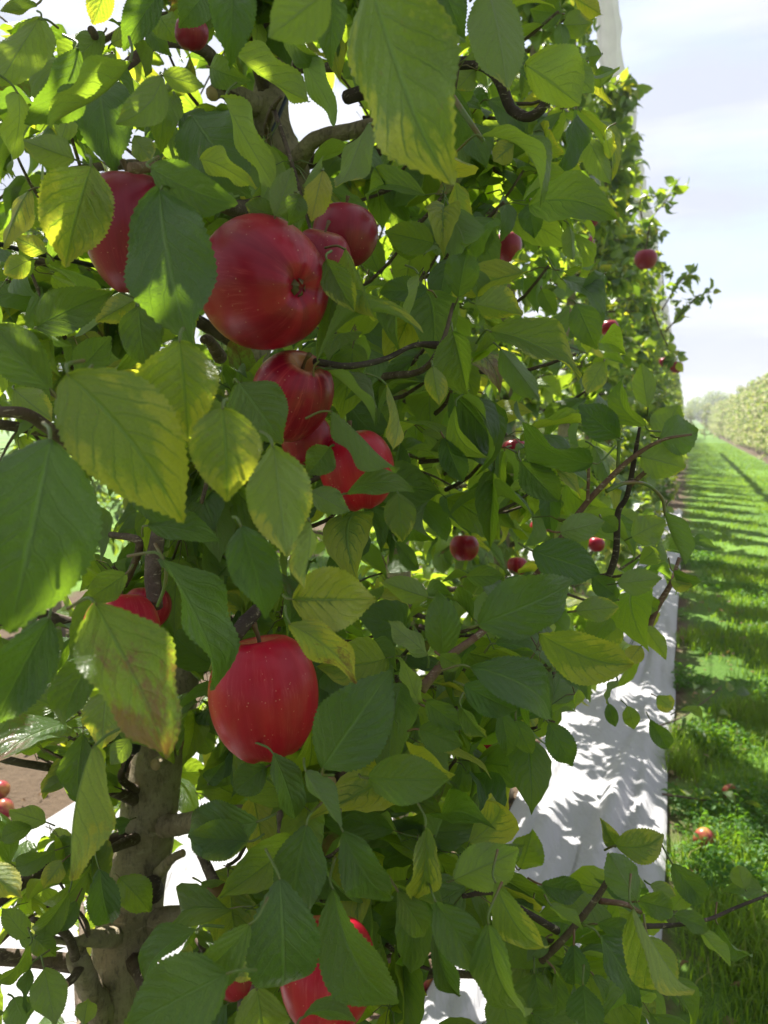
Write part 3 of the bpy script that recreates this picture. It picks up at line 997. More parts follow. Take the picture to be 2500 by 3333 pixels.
# x, y, r in 1659-wide units; depth; stem axis; label; kwargs
APPLES = [
    (285, 505, 101, .50, (-.08, 1, -.12), 'tall dusky red apple at upper left, its right side behind a broad green leaf', G1, dict(mat=M_APPLE_D, asp=1.28, taper=.10)),
    (574, 615, 140, .475, (-.56, .02, -.8), 'largest red apple, in the middle of the cluster, its dimpled calyx end facing out', G1, dict(mat=M_APPLE, asp=.98, taper=.08, lob=.022)),
    (745, 508, 72, .60, (.1, .95, -.2), 'purple red apple tucked behind the upper right of the largest apple', G1, dict(mat=M_APPLE_D)),
    (690, 575, 66, .56, (.2, 1, .1), 'dull mauve apple wedged right behind the largest apple', G1, dict(mat=M_APPLE_D, asp=1.2)),
    (742, 698, 26, .95, (0, 1, 0), 'small orange red apple glimpsed below and right of the largest apple', G1, dict(mat=M_APPLE_S)),
    (630, 858, 88, .52, (.3, .75, .5), 'bright red apple hanging directly under the largest apple, half behind a leaf', G1, dict(mat=M_APPLE_S, asp=1.15)),
    (662, 950, 55, .57, (0, 1, -.2), 'dark red apple peeping out beneath the apple under the largest one', G1, dict(mat=M_APPLE, asp=1.05)),
    (770, 1015, 80, .58, (-.2, 1, .1), 'red apple at mid height crossed by a serrated bluish leaf', G1, dict(mat=M_APPLE_B, asp=1.12)),
    (572, 1505, 118, .52, (-.12, .97, .22), 'whole glossy scarlet apple hanging low in front of the trunk', G1, dict(mat=M_APPLE_B, asp=1.17, taper=.06)),
    (262, 1375, 82, .56, (0, 1, 0), 'red apple almost hidden behind the blotchy brown leaf at left', G1, dict(mat=M_APPLE_B, asp=1.2)),
    (318, 1312, 52, .66, (0, 1, 0), 'striped pinkish apple showing above the blotchy brown leaf', G1, dict(mat=M_APPLE_S)),
    (708, 2100, 102, .50, (.05, .98, .15), 'red apple with pale speckles at the bottom edge of the photo', G1, dict(mat=M_APPLE_B, asp=1.14)),
    (520, 2090, 68, .56, (-.1, 1, 0), 'dark red apple behind hanging leaves left of the lowest apple', G1, dict(mat=M_APPLE)),
    (413, 72, 36, .74, (0, 1, .1), 'small shaded red apple high among the leaves at upper left', G1, dict(mat=M_APPLE_D)),
    (1097, 533, 30, 1.95, (0, 1, 0), 'red apple at upper right beside a hanging leaf, largest of those down the row', G2, dict(mat=M_APPLE_D, asp=1.1)),
    (1068, 545, 22, 2.05, (0, 1, 0), 'half hidden apple just left of the largest one down the row', G2, dict(mat=M_APPLE_D)),
    (1268, 524, 16, 3.3, (0, 1, 0), 'small red apple near the hedge top, left of the canopy edge', G2, dict(mat=M_APPLE_D)),
    (1281, 479, 11, 3.6, (0, 1, 0), 'tiny red apple just above another small one near the canopy top', G2, dict(mat=M_APPLE_D)),
    (1395, 560, 24, 3.1, (0, 1, 0), 'red apple at the sky edge of the row, below the thin upright shoots', G2, dict(mat=M_APPLE_D)),
    (1316, 708, 19, 3.0, (0, 1, 0), 'red apple half way down the far canopy, behind small dark leaves', G2, dict(mat=M_APPLE)),
    (1461, 793, 14, 4.4, (0, 1, 0), 'dark apple hanging at the outermost right edge of the canopy', G2, dict(mat=M_APPLE_D)),
    (1435, 782, 11, 4.6, (0, 1, 0), 'small dark apple left of the outermost one at the canopy edge', G2, dict(mat=M_APPLE_D)),
    (1309, 937, 18, 2.3, (0, 1, 0), 'red apple showing left of the upright leafy shoot', G2, dict(mat=M_APPLE)),
    (1160, 966, 30, 1.5, (.2, 1, 0), 'bright red apple behind the bluish leaf at right of centre', G2, dict(mat=M_APPLE_S)),
    (1112, 974, 30, 1.45, (-.2, 1, 0), 'sunlit pink red apple left of the bright one behind the bluish leaf', G2, dict(mat=M_APPLE_S)),
    (1010, 928, 27, 1.3, (0, 1, 0), 'pinkish apple among leaves in the middle of the photo', G2, dict(mat=M_APPLE_S)),
    (842, 908, 14, 1.6, (0, 1, 0), 'tiny red apple in the gap right of the main cluster', G2, dict(mat=M_APPLE)),
    (1003, 1183, 32, 1.35, (0, 1, 0), 'red apple in shade behind twigs right of the main cluster', G2, dict(mat=M_APPLE)),
    (1118, 1222, 22, 1.5, (0, 1, 0), 'orange red apple lit from behind above the sunlit spotted leaf', G2, dict(mat=M_APPLE_S)),
    (1288, 1176, 18, 1.9, (0, 1, 0), 'dim red apple beside the dark upright twig at right', G2, dict(mat=M_APPLE)),
    (1164, 1140, 20, 1.7, (0, 1, 0), 'pale striped apple above the orange leaf at right', G2, dict(mat=M_APPLE_S)),
    (1066, 1620, 40, 1.15, (0, 1, 0), 'red apple hanging low in shade in front of the white sheet', G2, dict(mat=M_APPLE, asp=1.0)),
    (790, 1436, 17, 1.5, (0, 1, 0), 'small pink apple right of the low scarlet apple', G2, dict(mat=M_APPLE_S)),
    (1040, 1060, 18, 1.8, (0, 1, 0), 'little red apple deep among leaves at mid right', G2, dict(mat=M_APPLE)),
]
for i, (x, y, r, d, up, lab, g, kw) in enumerate(APPLES):
    px, py = A(x, y)
    add_apple(px, py, r * K, d, up, lab, g, seed=i * 3 + 1, **kw)

def ground_at(px, py, z=0.0):
    r = at(px, py, 1.0) - CAM
    return CAM + r * ((z - CAM[2]) / r[2])

# ------------------------------------------------------------------ the nearest tree
tree = empty('apple_tree', at(310, 3700, .95) * np.array([1, 1, 0]))
tag(tree, 'nearest apple tree with a bare grey trunk at left under big leaves and red apples', 'tree')
ORG = np.array(tree.location)

tp = [(ORG[0], ORG[1], -0.05, .056), (*at(335, 3560, .95), .046), (*at(372, 3333, .965), .0415), (*at(432, 2950, .985), .0395), (*at(480, 2700, 1.0), .036), (*at(522, 2440, 1.015), .034),
      (*at(620, 2050, 1.03), .0275), (*at(720, 1640, 1.045), .0255), (*at(830, 1100, 1.07), .0265), (*at(935, 610, 1.09), .0275), (*at(880, 380, 1.095), .027), (*at(900, 120, 1.10), .0255)]
e = np.array(tp[-1])
tp += [(*(e[:3] + np.array([.03, .05, .55])), .021), (*(e[:3] + np.array([.02, .06, 1.15])), .014), (*(e[:3] + np.array([.0, .05, 1.75])), .006)]
tr = resample(tp, 150)
TRUNK = tr[:, :3]
V, F, Mx = tube(TRUNK, tr[:, 3], 22, 0.06, 3, True, 26.0)
# knots and collars swell out of the trunk
def knot(V, px, py, d, size, amp):
    c = at(px, py, d)
    for i in range(len(V)):
        w = math.exp(-(np.linalg.norm(V[i] - c) / size) ** 2)
        if w > 0.02:
            k = np.argmin(np.linalg.norm(TRUNK - V[i], axis=1))
            V[i] += nrmz(V[i] - TRUNK[k]) * amp * w
for a in ((495, 2880, .95, .022, .006), (600, 2690, .97, .026, .008), (395, 2790, .98, .02, .005), (430, 2640, .99, .03, .005), (600, 3010, .97, .03, .006), (385, 3050, .96, .03, .009), (880, 330, 1.06, .025, .010), (985, 540, 1.07, .03, .01)):
    knot(V, *a)
link('trunk', fast_mesh('trunk', V - ORG, F, [M_BARK, M_CUT], midx=Mx), tree)

def branch(pts, radii, name='branch', mat=M_TWIG, sides=10, n=28, rough=0.12, cap=True, parent=tree, label=None, cut=False, cut_free=False):
    W_ = [np.array([*at(x, y, d), r]) for (x, y, d), r in zip(pts, radii)]
    for e_ in (0, -1):      # seat the limb inside the trunk it grows from
        k_ = np.argmin(np.linalg.norm(TRUNK - W_[e_][:3], axis=1))
        if np.linalg.norm(TRUNK[k_] - W_[e_][:3]) < .075 and not cut_free: 
            W_[e_][:3] = TRUNK[k_]; W_[e_][3] = min(W_[e_][3], tr[k_, 3] * .6)
    rs = resample(W_, n)
    v, f, m = tube(rs[:, :3], np.abs(rs[:, 3]), sides, rough, len(pts), 'cut' if cut else True, 90.0)
    o = link(name, fast_mesh(name, v - np.array(parent.location), f, [mat, M_CUT], midx=m), parent)
    if label: o['label'] = label
    return o
def q(p, x, y, d): return (*pan(p, x, y), d)
branch([q(1, 1290, 715, 1.06), q(1, 1310, 660, 1.03), q(1, 1370, 600, 1.0), q(1, 1560, 555, .95), q(1, 1750, 500, .9)], [.017, .013, .0105, .0095, .007], mat=M_BARK)
branch([q(1, 1110, 470, 1.08), q(1, 1030, 420, 1.04), q(1, 960, 385, 1.0), q(1, 915, 405, .98)], [.02, .015, .011, .0095], mat=M_BARK, cut=True)
branch([q(1, 960, 385, 1.0), q(1, 900, 230, .9), q(1, 700, 180, .8), q(1, 520, 300, .72), q(1, 430, 305, .68)], [.010, .008, .006, .005, .004])
branch([q(1, 430, 300, .68), q(1, 410, 160, .6), q(1, 395, 130, .58)], [.004, .0032, .003])
branch([q(1, 690, 715, .47), q(1, 600, 725, .455), q(1, 560, 722, .45)], [.0028, .0035, .003], mat=M_REDTWIG)
branch([q(1, 690, 715, .47), q(1, 900, 860, .62), q(1, 1060, 900, .72), q(1, 1250, 760, 1.02)], [.004, .006, .008, .012], mat=M_TWIG)
branch([q(3, 950, 480, .62), q(3, 905, 410, .56), q(3, 880, 405, .53)], [.006, .004, .003])
branch([q(3, -120, 725, .40), q(3, 80, 720, .40), q(3, 180, 765, .42), q(3, 290, 850, .46), q(3, 520, 1000, .6), q(3, 900, 1090, .98)], [.0028, .0032, .0036, .0042, .006, .010])
branch([q(3, 1360, 500, .50), q(3, 1500, 520, .52), q(3, 1660, 490, .56), q(4, 130, 430, .58), q(4, 235, 430, .585)], [.0026, .0024, .0022, .002, .0035], mat=M_DARKTWIG)
branch([q(4, -130, 600, .95), q(4, 0, 565, .70), q(4, 160, 540, .62), q(4, 250, 420, .60), q(4, 300, 250, .61)], [.006, .0036, .0028, .002, .0014])
branch([q(7, -60, 10, .75), q(7, 70, 40, .77), q(7, 300, 85, .83), q(7, 480, 165, .93), q(7, 570, 235, .98)], [.0035, .004, .0048, .0062, .010], label='thin bare branch running out of the left edge of the photo')
branch([q(7, 560, 210, .975), q(7, 530, 120, .95), q(7, 545, 50, .93), q(7, 570, 10, .92)], [.007, .005, .004, .003])
branch([q(7, 340, 470, .82), q(7, 450, 430, .88), q(7, 575, 375, .96)], [.004, .005, .009])
branch([q(7, 150, 800, .80), q(7, 320, 815, .86), q(7, 420, 800, .90), q(7, 540, 850, .95)], [.004, .005, .011, .015], mat=M_BARK)
branch([q(7, 330, 870, .87), q(7, 380, 1000, .90), q(7, 430, 1100, .925), q(7, 480, 1240, .945)], [.012, .014, .016, .018], mat=M_BARK, label='thick knobbly limb joining the trunk near its foot')
branch([q(7, 330, 900, .87), q(7, 290, 790, .84), q(7, 200, 740, .80), q(7, 140, 720, .77)], [.006, .005, .004, .003])
branch([q(7, 345, 930, .87), q(7, 315, 975, .85), q(7, 285, 1000, .84)], [.0055, .005, .0048], cut=True)
branch([q(7, 380, 790, .88), q(7, 375, 740, .87), q(7, 345, 690, .85)], [.003, .0026, .002])
branch([q(7, 740, 10, .985), q(7, 700, 35, .95), q(7, 672, 52, .935)], [.008, .0072, .0075], cut=True, mat=M_BARK, label='short pruned stub with a pale cut end', cut_free=True)
branch([q(7, 690, 520, .96), q(7, 740, 460, .93), q(7, 790, 433, .92)], [.009, .0055, .005], cut=True, mat=M_BARK, cut_free=True)
branch([q(7, 655, 600, .965), q(7, 655, 573, .945), q(7, 655, 570, .938)], [.016, .0125, .011], cut=False, mat=M_DARKTWIG, cut_free=True)
branch([q(7, 760, 760, .98), q(7, 830, 700, .95), q(7, 880, 665, .93), q(7, 960, 640, .90)], [.02, .013, .010, .008], mat=M_BARK)
branch([q(7, 800, 340, .99), q(7, 780, 310, .96), q(7, 900, 280, .9), q(7, 1150, 245, .82), q(7, 1330, 180, .74)], [.018, .014, .011, .009, .008], mat=M_BARK)
branch([q(7, 1220, 330, .72), q(7, 1330, 190, .64), q(7, 1440, 130, .60), q(7, 1540, 60, .57), q(6, 20, 840, .55)], [.006, .0065, .0062, .0055, .004], label='branch with a pale pruning cut behind the low leaves')
branch([q(7, 1400, 150, .60), q(7, 1425, 130, .585), q(7, 1428, 124, .577)], [.006, .0052, .0048], cut=True)
branch([q(7, 870, 440, .80), q(7, 930, 570, .76), q(7, 1000, 700, .72), q(7, 1040, 850, .66), q(7, 1060, 1180, .55)], [.005, .006, .0058, .0055, .005])
branch([q(7, 1110, 985, .50), q(7, 1085, 1070, .49), q(7, 1050, 1180, .48)], [.0025, .0032, .0036], mat=M_REDTWIG)
branch([q(7, 1130, 100, .78), q(7, 1200, 190, .72), q(7, 1225, 330, .66), q(7, 1215, 370, .64)], [.007, .006, .005, .0035])
branch([q(5, 980, 0, 1.0), q(5, 965, 150, .99), q(5, 950, 300, .985), q(5, 930, 480, 1.0)], [.011, .0115, .012, .013], mat=M_BARK)
branch([q(5, 960, 160, .99), q(5, 1000, 120, .95), q(5, 1035, 85, .92)], [.009, .007, .0065], mat=M_DARKTWIG)
branch([q(5, 670, 160, .52), q(5, 710, 240, .505), q(5, 715, 330, .505), q(5, 680, 430, .51)], [.0012, .0013, .0012, .0011], mat=M_STALK)
branch([q(5, 720, -60, .66), q(5, 680, 140, .63), q(5, 660, 280, .61), q(5, 670, 430, .59)], [.005, .0065, .007, .0065])
branch([q(5, 480, 120, .66), q(5, 600, 150, .62), q(5, 570, 270, .66), q(5, 540, 340, .68)], [.003, .0035, .003, .0025])
branch([q(5, 1020, 560, .50), q(5, 1050, 510, .51), q(5, 1090, 470, .53), q(5, 1130, 420, .57)], [.0045, .0055, .005, .004], mat=M_DARKTWIG)
branch([q(6, 160, 790, .50), q(6, 200, 740, .50), q(6, 290, 640, .51), q(6, 430, 535, .52), q(6, 560, 400, .58), q(6, 720, 220, .57)], [.0038, .0032, .0028, .0025, .0023, .0021], mat=M_REDTWIG, label='reddish shoot rising to the right between dark leaves')
branch([q(6, 700, 700, .62), q(6, 760, 640, .62), q(6, 830, 560, .63)], [.004, .0038, .003], mat=M_TWIG)
branch([q(6, 690, 215, .58), q(6, 770, 130, .575), q(4, 860, 1130, .575), q(4, 960, 1020, .57), q(4, 1080, 910, .565), q(4, 1200, 840, .555), q(4, 1330, 815, .55)], [.0024, .0025, .0024, .0022, .0019, .0013, .0008], mat=M_REDTWIG, label='young reddish shoot tip with a fan of leaves against the lane')
branch([q(6, 945, 360, .61), q(6, 1000, 210, .60), q(6, 1010, 30, .595), q(4, 1050, 1080, .59), q(4, 1080, 930, .585), q(4, 1105, 780, .58)], [.0029, .0027, .0025, .0022, .0019, .0011], mat=M_DARKTWIG)
branch([q(4, 1060, 1040, .59), q(4, 1120, 985, .58), q(4, 1160, 955, .575)], [.002, .0018, .0012], mat=M_REDTWIG)
branch([q(4, 960, 1060, .57), q(4, 1040, 1025, .575), q(4, 1130, 1030, .59), q(4, 1200, 1090, .6), q(6, 1215, 40, .6)], [.0018, .0016, .0014, .0014, .001], mat=M_STALK)
branch([q(4, 1010, 960, .57), q(4, 1015, 840, .565)], [.0014, .0012], mat=M_STALK)
branch([q(4, 880, 1100, .57), q(4, 885, 950, .565)], [.0014, .0012], mat=M_REDTWIG)
branch([q(6, 1130, 560, .86), q(6, 1170, 450, .86), q(6, 1240, 330, .87), q(6, 1275, 220, .88)], [.0045, .004, .003, .002], mat=M_REDTWIG)
branch([q(8, 680, 900, .56), q(8, 780, 800, .55), q(8, 880, 680, .54), q(8, 950, 580, .535), q(8, 998, 490, .53)], [.0028, .0026, .0024, .0022, .0023], mat=M_TWIG, cut=True, label='pruned twig with a cut tip above the bottom right leaves')
branch([q(8, 340, 620, .55), q(8, 480, 605, .54), q(8, 600, 680, .54), q(8, 750, 770, .55)], [.0018, .002, .0022, .003], mat=M_DARKTWIG)
branch([q(8, 930, 640, .545), q(8, 1040, 655, .55), q(8, 1110, 690, .56)], [.0022, .002, .0015], mat=M_REDTWIG)
branch([q(8, 1090, 750, .58), q(8, 1250, 745, .6), q(8, 1400, 720, .62), q(8, 1530, 665, .64), q(8, 1700, 600, .66)], [.0022, .0019, .0016, .0014, .0011], mat=M_DARKTWIG, label='slim twig reaching past the sheet to the right edge')
branch([q(8, 480, 600, .60), q(8, 520, 690, .62), q(8, 560, 780, .66)], [.004, .005, .006])
branch([q(8, 720, 800, .56), q(8, 640, 900, .66), q(8, 420, 960, .78), q(7, 1300, 900, .95), q(7, 900, 800, 1.0)], [.003, .0035, .004, .006, .010])
0 and branch([q(8, 380, 250, 1.0), q(8, 500, 245, .98), q(8, 640, 225, .96), q(8, 760, 150, .95)], [.0045, .004, .003, .002], mat=M_DARKTWIG)
branch([q(2, 300, 420, .56), q(2, 380, 540, .55), q(2, 430, 610, .55)], [.0022, .002, .0015], mat=M_STALK)
branch([q(2, 800, 200, .66), q(2, 680, 470, .68), q(2, 560, 480, .7), q(2, 380, 270, .72), q(1, 1500, 420, .9)], [.003, .0045, .005, .006, .008], mat=M_DARKTWIG)

# ---- the big leaves one can tell apart
def leaf_verts(bx, by, tx, ty, w, d=None, s='T', y=None, r=0.0, f=None, c=None, k=0.0, a=0.0, z=None, q=None, seed=0):
    rg = np.random.default_rng(1000 + seed)
    Lp = math.hypot(tx - bx, ty - by)
    if d is None: d = min(max(0.075 * FPX / Lp, 0.52), 0.80)
    Lm = Lp * d / FPX
    if z is None: z = rg.uniform(-.18, .14) * Lm
    P0, P1 = at(bx, by, d), at(tx, ty, d + z)
    ax = P1 - P0; L = np.linalg.norm(ax); ax = ax / L
    v = nrmz(CAM - (P0 + P1) / 2); n0 = nrmz(v - ax * (ax @ v))
    full = max(w, 0.54 * Lp) * d / FPX
    roll = math.acos(min(1.0, w * d / FPX / full))
    roll = roll * (1 if rg.random() < .5 else -1) if roll > .12 else rg.uniform(-.15, .15)
    if s == 'U': n0 = -n0
    yv = np.cross(n0, ax)
    n = n0 * math.cos(roll) + yv * math.sin(roll); yv = np.cross(n, ax)
    sg = 1 if s == 'T' else -1
    big = Lp > 190
    NU = 52 if big else 36
    f = rg.uniform(.12, .75) if f is None else f
    c = rg.uniform(.04, .25) if c is None else c
    if s == 'U': c = -c * .4
    pet = min(0.022 / L, 0.45)
    V, F, uv, M = leaf_local(L, full * 1.05, NU, 4, f, c, k * sg, a * sg, rg.uniform(.03, .11), 0.024 if big else 0.030, rg.uniform(0, .2), rg.uniform(-.9, .9),
                             (rg.random(), rg.random()), (rg.uniform(.62, .82), rg.uniform(.82, 1.05)), pet, (rg.uniform(-.12, .12), rg.uniform(-.42, -.22) * sg), rg.uniform(0, .3),
                             stalkr=0.0007 / L, px=.35)
    W = P0 + V[:, :1] * ax + V[:, 1:2] * yv + V[:, 2:] * n
    y = float(rg.uniform(0, .07)) if y is None else y
    q0 = rg.random() * (.7 if s == 'T' else 1.0)
    lv = np.tile([q0 if q is None else q, y, r, 1.0], (len(W), 1))
    return W, F, uv, M, lv, Lp * w, P0

heroes = []; p = 0; i = 0
for line in HEROES.strip().splitlines():
    if line[0] == '#': p = int(line[1:]); continue
    t = line.split(); num = [float(x) for x in t[:5]]; kw = {}
    for x in t[5:]:
        kk, vv = x.split('='); kw[kk] = vv if kk == 's' else float(vv)
    if p:
        b, e_ = pan(p, num[0], num[1]), pan(p, num[2], num[3]); w = num[4] / PS
    else: b, e_, w = num[:2], num[2:4], num[4]
    heroes.append((leaf_verts(*b, *e_, w, seed=i, **kw), kw)); i += 1
heroes.sort(key=lambda h: -h[0][5])
LEAFNOTE = {0: 'huge dark leaf hanging at the top, its tip turning yellow'}
rest = MB()
for j, ((W, F, uv, M, lv, ar, P0), kw) in enumerate(heroes):
    if j < 100:
        o = link('leaf', fast_mesh('leaf', W - P0, F, [M_LEAF, M_STALK], uv, lv, M), tree, P0 - ORG)
        yy, bb = kw.get('y', 0), kw.get('r', 0)
        if bb >= .5: o['label'] = 'leaf with large purple brown blotches'
        elif yy >= .7: o['label'] = 'bright yellow leaf'
        elif yy >= .4: o['label'] = 'yellowing leaf'
    else:
        rest.add(W, F, M, uv, lv)

# ---- the rest of its crown
SKY_GAPS = [  # openings through the crown, full-size photo pixels
    [pan(1, *p_) for p_ in ((175, 45), (360, 10), (365, 105), (250, 112))], [pan(1, *p_) for p_ in ((420, 105), (515, 60), (520, 130), (480, 190))],
    [pan(1, *p_) for p_ in ((860, 310), (940, 370), (1030, 440), (1090, 560), (1000, 490), (920, 500), (800, 380))],
    [pan(1, *p_) for p_ in ((1260, 400), (1270, 250), (1330, 200), (1400, 300), (1400, 450), (1555, 500), (1560, 560), (1330, 600), (1250, 640))],
    [pan(1, *p_) for p_ in ((1340, 190), (1400, 215), (1400, 250), (1350, 240))],
    [pan(1, *p_) for p_ in ((500, 640), (560, 620), (560, 720), (490, 740))],
    [pan(3, *p_) for p_ in ((330, 290), (410, 280), (410, 370), (300, 400))],
]
SHEET_GAPS = [
    [pan(7, *p_) for p_ in ((110, 220), (270, 180), (240, 330), (130, 370), (0, 380), (0, 420), (100, 350))],
    [pan(7, *p_) for p_ in ((0, 890), (120, 820), (320, 900), (430, 1060), (420, 1172), (310, 1172), (130, 950), (0, 1060))],
    [pan(7, *p_) for p_ in ((0, 20), (200, 90), (260, 150), (180, 260), (0, 330))],
    [pan(7, *p_) for p_ in ((810, 450), (900, 440), (880, 560), (790, 690), (770, 640))],
    [pan(8, *p_) for p_ in ((150, 1172), (205, 990), (340, 900), (490, 1000), (480, 1172))],
    [pan(8, *p_) for p_ in ((720, 0), (1190, 0), (1200, 250), (1220, 480), (1100, 450), (900, 460), (780, 420), (620, 320), (720, 90))],
    [pan(6, *p_) for p_ in ((770, 930), (930, 860), (1030, 740), (1180, 620), (1290, 380), (1250, 700), (1190, 1000), (1190, 1128), (690, 1128))],
]
EDGE = np.array([(1960, -400), (1958, 0), (1985, 300), (2050, 560), (2090, 800), (2110, 1100), (2150, 1300), (2175, 1500), (2160, 1800), (2050, 2100), (1900, 2300), (1750, 2450), (1700, 2700), (1650, 3400), (1600, 6000)], float)
UPTRUNK = [pan(1, *p_) for p_ in ((1060, 290), (1270, 300), (1260, 620), (1380, 560), (1560, 530), (1560, 600), (1360, 660), (1340, 770), (1270, 760), (1170, 610), (1080, 520), (960, 430), (900, 420), (900, 370), (980, 370))]
TRUNKPX = np.array([(372, 3333), (432, 2950), (480, 2700), (522, 2440)], float)

def cull(P, A_, Ls, first, near=None):
    c = P + A_ * Ls[:, None] * 0.5
    x, y, z = proj(c)
    keep = np.ones(len(P), bool)
    sx_ = Ls * 0.22 * FPX / np.maximum(z, .3)
    infr = (z > 0.02) & (x > -350) & (x < 2850) & (y > -350) & (y < 3700)
    zlim = np.full(len(P), 0.66 if first else 0.9)
    if near is not None: zlim[near] = 0.53
    keep &= ~(infr & (z < zlim))
    keep &= np.linalg.norm(c - CAM, axis=1) > 0.38
    xm, ym, zm = proj(P); xt, yt, zt = proj(P + A_ * Ls[:, None])
    for poly in SKY_GAPS + SHEET_GAPS:
        for X, Y in ((x, y), (xm, ym), (xt, yt), (x + sx_, y), (x - sx_, y), (x, y + sx_), (x, y - sx_)):
            keep &= ~((z > 0) & in_poly(X, Y, poly))
    lim = np.interp(y, EDGE[:, 1], EDGE[:, 0]) - 15
    out = infr & (np.maximum(x, xt) > lim)
    if near is not None: out &= ~(near & (y > 1350))
    keep &= ~out
    keep &= ~((z < 1.09) & in_poly(x, y, UPTRUNK)) & ~((zt < 1.09) & in_poly(xt, yt, UPTRUNK)) & ~((zm < 1.09) & in_poly(xm, ym, UPTRUNK))
    # keep the bare stretch of trunk and the apples in sight
    if first:
        tx = np.interp(y, TRUNKPX[::-1, 1], TRUNKPX[::-1, 0])
        keep &= ~((y > 2450) & (z < 1.03) & ((np.abs(x - tx) < 135) | (np.abs(xt - np.interp(yt, TRUNKPX[::-1, 1], TRUNKPX[::-1, 0])) < 100)))
    for ai, (ax, ay, r, d, *_r) in enumerate(APPLES):
        X, Y = A(ax, ay)
        if ai > 14: r *= .35
        for xx, yy in ((x, y), (xt, yt)):
            keep &= ~((z > 0) & (np.hypot(xx - X, yy - Y) < r * K * 1.15 + 8) & (z < d + .03))
    return keep

def thin(P, seed, rate=.25, toprate=.3):
    # gaps between the leaf clumps, where the sun comes through
    c = np.array([mnoise.noise(Vector(p_ * 3.4) + Vector((seed * 7.0, 0, 0))) for p_ in P])
    k = (c < .12 - .10 * np.clip((P[:, 2] - 2.2), 0, 1.2)) | (RNG.random(len(P)) < rate)
    return k & ~((P[:, 2] > 2.5) & (RNG.random(len(P)) < toprate))

def add_branches(br, parent, org, rng, prune=None, merged=False):
    for pts, rr, subs in br:
        mb = MB()
        for k_, (pp, r_) in enumerate([(pts, rr)] + subs):
            if prune is not None and k_ == 0 and not prune(pts[len(pts) // 2:]): break
            if prune is not None and k_ and not prune(pp): continue
            rs = resample(np.column_stack([pp, r_]), 12 if k_ == 0 else 5)
            v, f, m = tube(rs[:, :3], rs[:, 3], 6 if k_ == 0 else 4, 0.1, 1, True, 60.0); mb.add(v, f, m * 0)
        if mb.n: mb.build('branch', [M_TWIG], parent, org)

rng = np.random.default_rng(5)
br, P, Av, N, Lf = grow(rng, TRUNK, 0.55, 3.75, 64, 0.68, 0.30, 5, 0.040)
# unseen boughs added above the frame to shade the foreground leaves
for zt, tgt in ((2.15, rw(.75, -.02, 2.42)), (2.35, rw(1.15, .02, 2.62)), (2.25, rw(.40, -.22, 2.45)), (2.6, rw(.9, -.18, 2.95)), (2.0, np.array([-.16, .64, 2.19])), (2.0, np.array([-.47, .80, 2.26])), (1.95, np.array([-.30, .72, 2.24])), (2.1, np.array([-.62, .75, 2.3]))):
    k_ = np.argmin(np.abs(TRUNK[:, 2] - zt)); a0 = TRUNK[k_]
    pts = resample([a0, (a0 + tgt) / 2 + np.array([0, 0, .12]), tgt], 8)
    br.append((pts, np.linspace(.010, .002, 8), []))
    for s_ in np.linspace(.25, 1, 22):
        i_ = min(int(s_ * 7), 6)
        for _ in range(4):
            a_ = nrmz(nrmz(rng.normal(size=3)) + np.array([0, 0, -.4])); l_ = rng.uniform(.06, .09); b_ = pts[i_] + (pts[i_ + 1] - pts[i_]) * rng.random()
            P = np.vstack([P, b_ + a_ * l_ * .3]); Av = np.vstack([Av, a_]); N = np.vstack([N, np.array([0, 0, .9]) + rng.normal(size=3) * .5]); Lf = np.append(Lf, l_)
# leafy spur tips close to the eye, filling the crown between the large leaves
def near_fill(p_, poly, n, d0, d1, ych=.12):
    global P, Av, N, Lf
    pl = [pan(p_, *v_) for v_ in poly]; xs = [v_[0] for v_ in pl]; ys = [v_[1] for v_ in pl]; got = 0
    while got < n:
        x_, y_ = rng.uniform(min(xs), max(xs)), rng.uniform(min(ys), max(ys))
        if not in_poly(np.array([x_]), np.array([y_]), pl)[0]: continue
        node = at(x_, y_, d0 + (d1 - d0) * rng.random()); k_ = rng.integers(3, 6); got += k_; NODES.append(node)
        for _ in range(k_):
            l_ = rng.uniform(.055, .085); a_ = nrmz(nrmz(rng.normal(size=3)) * .9 + np.array([.15, -.1, -.55]))
            NEARL.append((node + a_ * l_ * .3, a_, np.array([.15, -.35, .75]) + rng.normal(size=3) * .5, l_))
NEARL = []; NODES = []
SUNV = np.array(sdir)
for (px_, py_, d_, t_, n_, sp_) in ((1340, 200, .30, .42, 12, .07), (1300, 20, .30, .40, 6, .06), (80, 1750, .29, .72, 7, .10), (420, 1430, .31, .78, 6, .10), (350, 600, .40, .66, 5, .12)):
    for _ in range(n_):     # unseen leaf clumps added along the sun path to shade the largest leaves
        a_ = nrmz(rng.normal(size=3) + np.array([0, 0, -.3])); NEARL.append((at(px_, py_, d_) + SUNV * (t_ + rng.normal() * .06) + rng.normal(size=3) * sp_ - a_ * .03, a_, SUNV + rng.normal(size=3) * .35, rng.uniform(.07, .09)))
near_fill(8, ((0, 300), (600, 330), (800, 560), (1180, 640), (1230, 860), (1050, 1172), (850, 900), (600, 1172), (350, 1172), (330, 900), (200, 980), (0, 1172)), 170, .56, .85)
near_fill(6, ((0, 480), (700, 500), (1000, 700), (760, 900), (690, 1100), (0, 1128)), 130, .58, .95)
near_fill(6, ((1000, 200), (1240, 150), (1200, 600), (1000, 700)), 26, .8, 1.3)
near_fill(4, ((0, 0), (850, 60), (950, 600), (900, 1190), (0, 1190)), 105, .66, 1.1, .22)
near_fill(2, ((150, 0), (930, 0), (980, 700), (880, 1128), (0, 1128), (200, 800)), 95, .62, 1.1)
near_fill(1, ((0, 0), (800, 0), (830, 480), (0, 700)), 60, .62, .95)
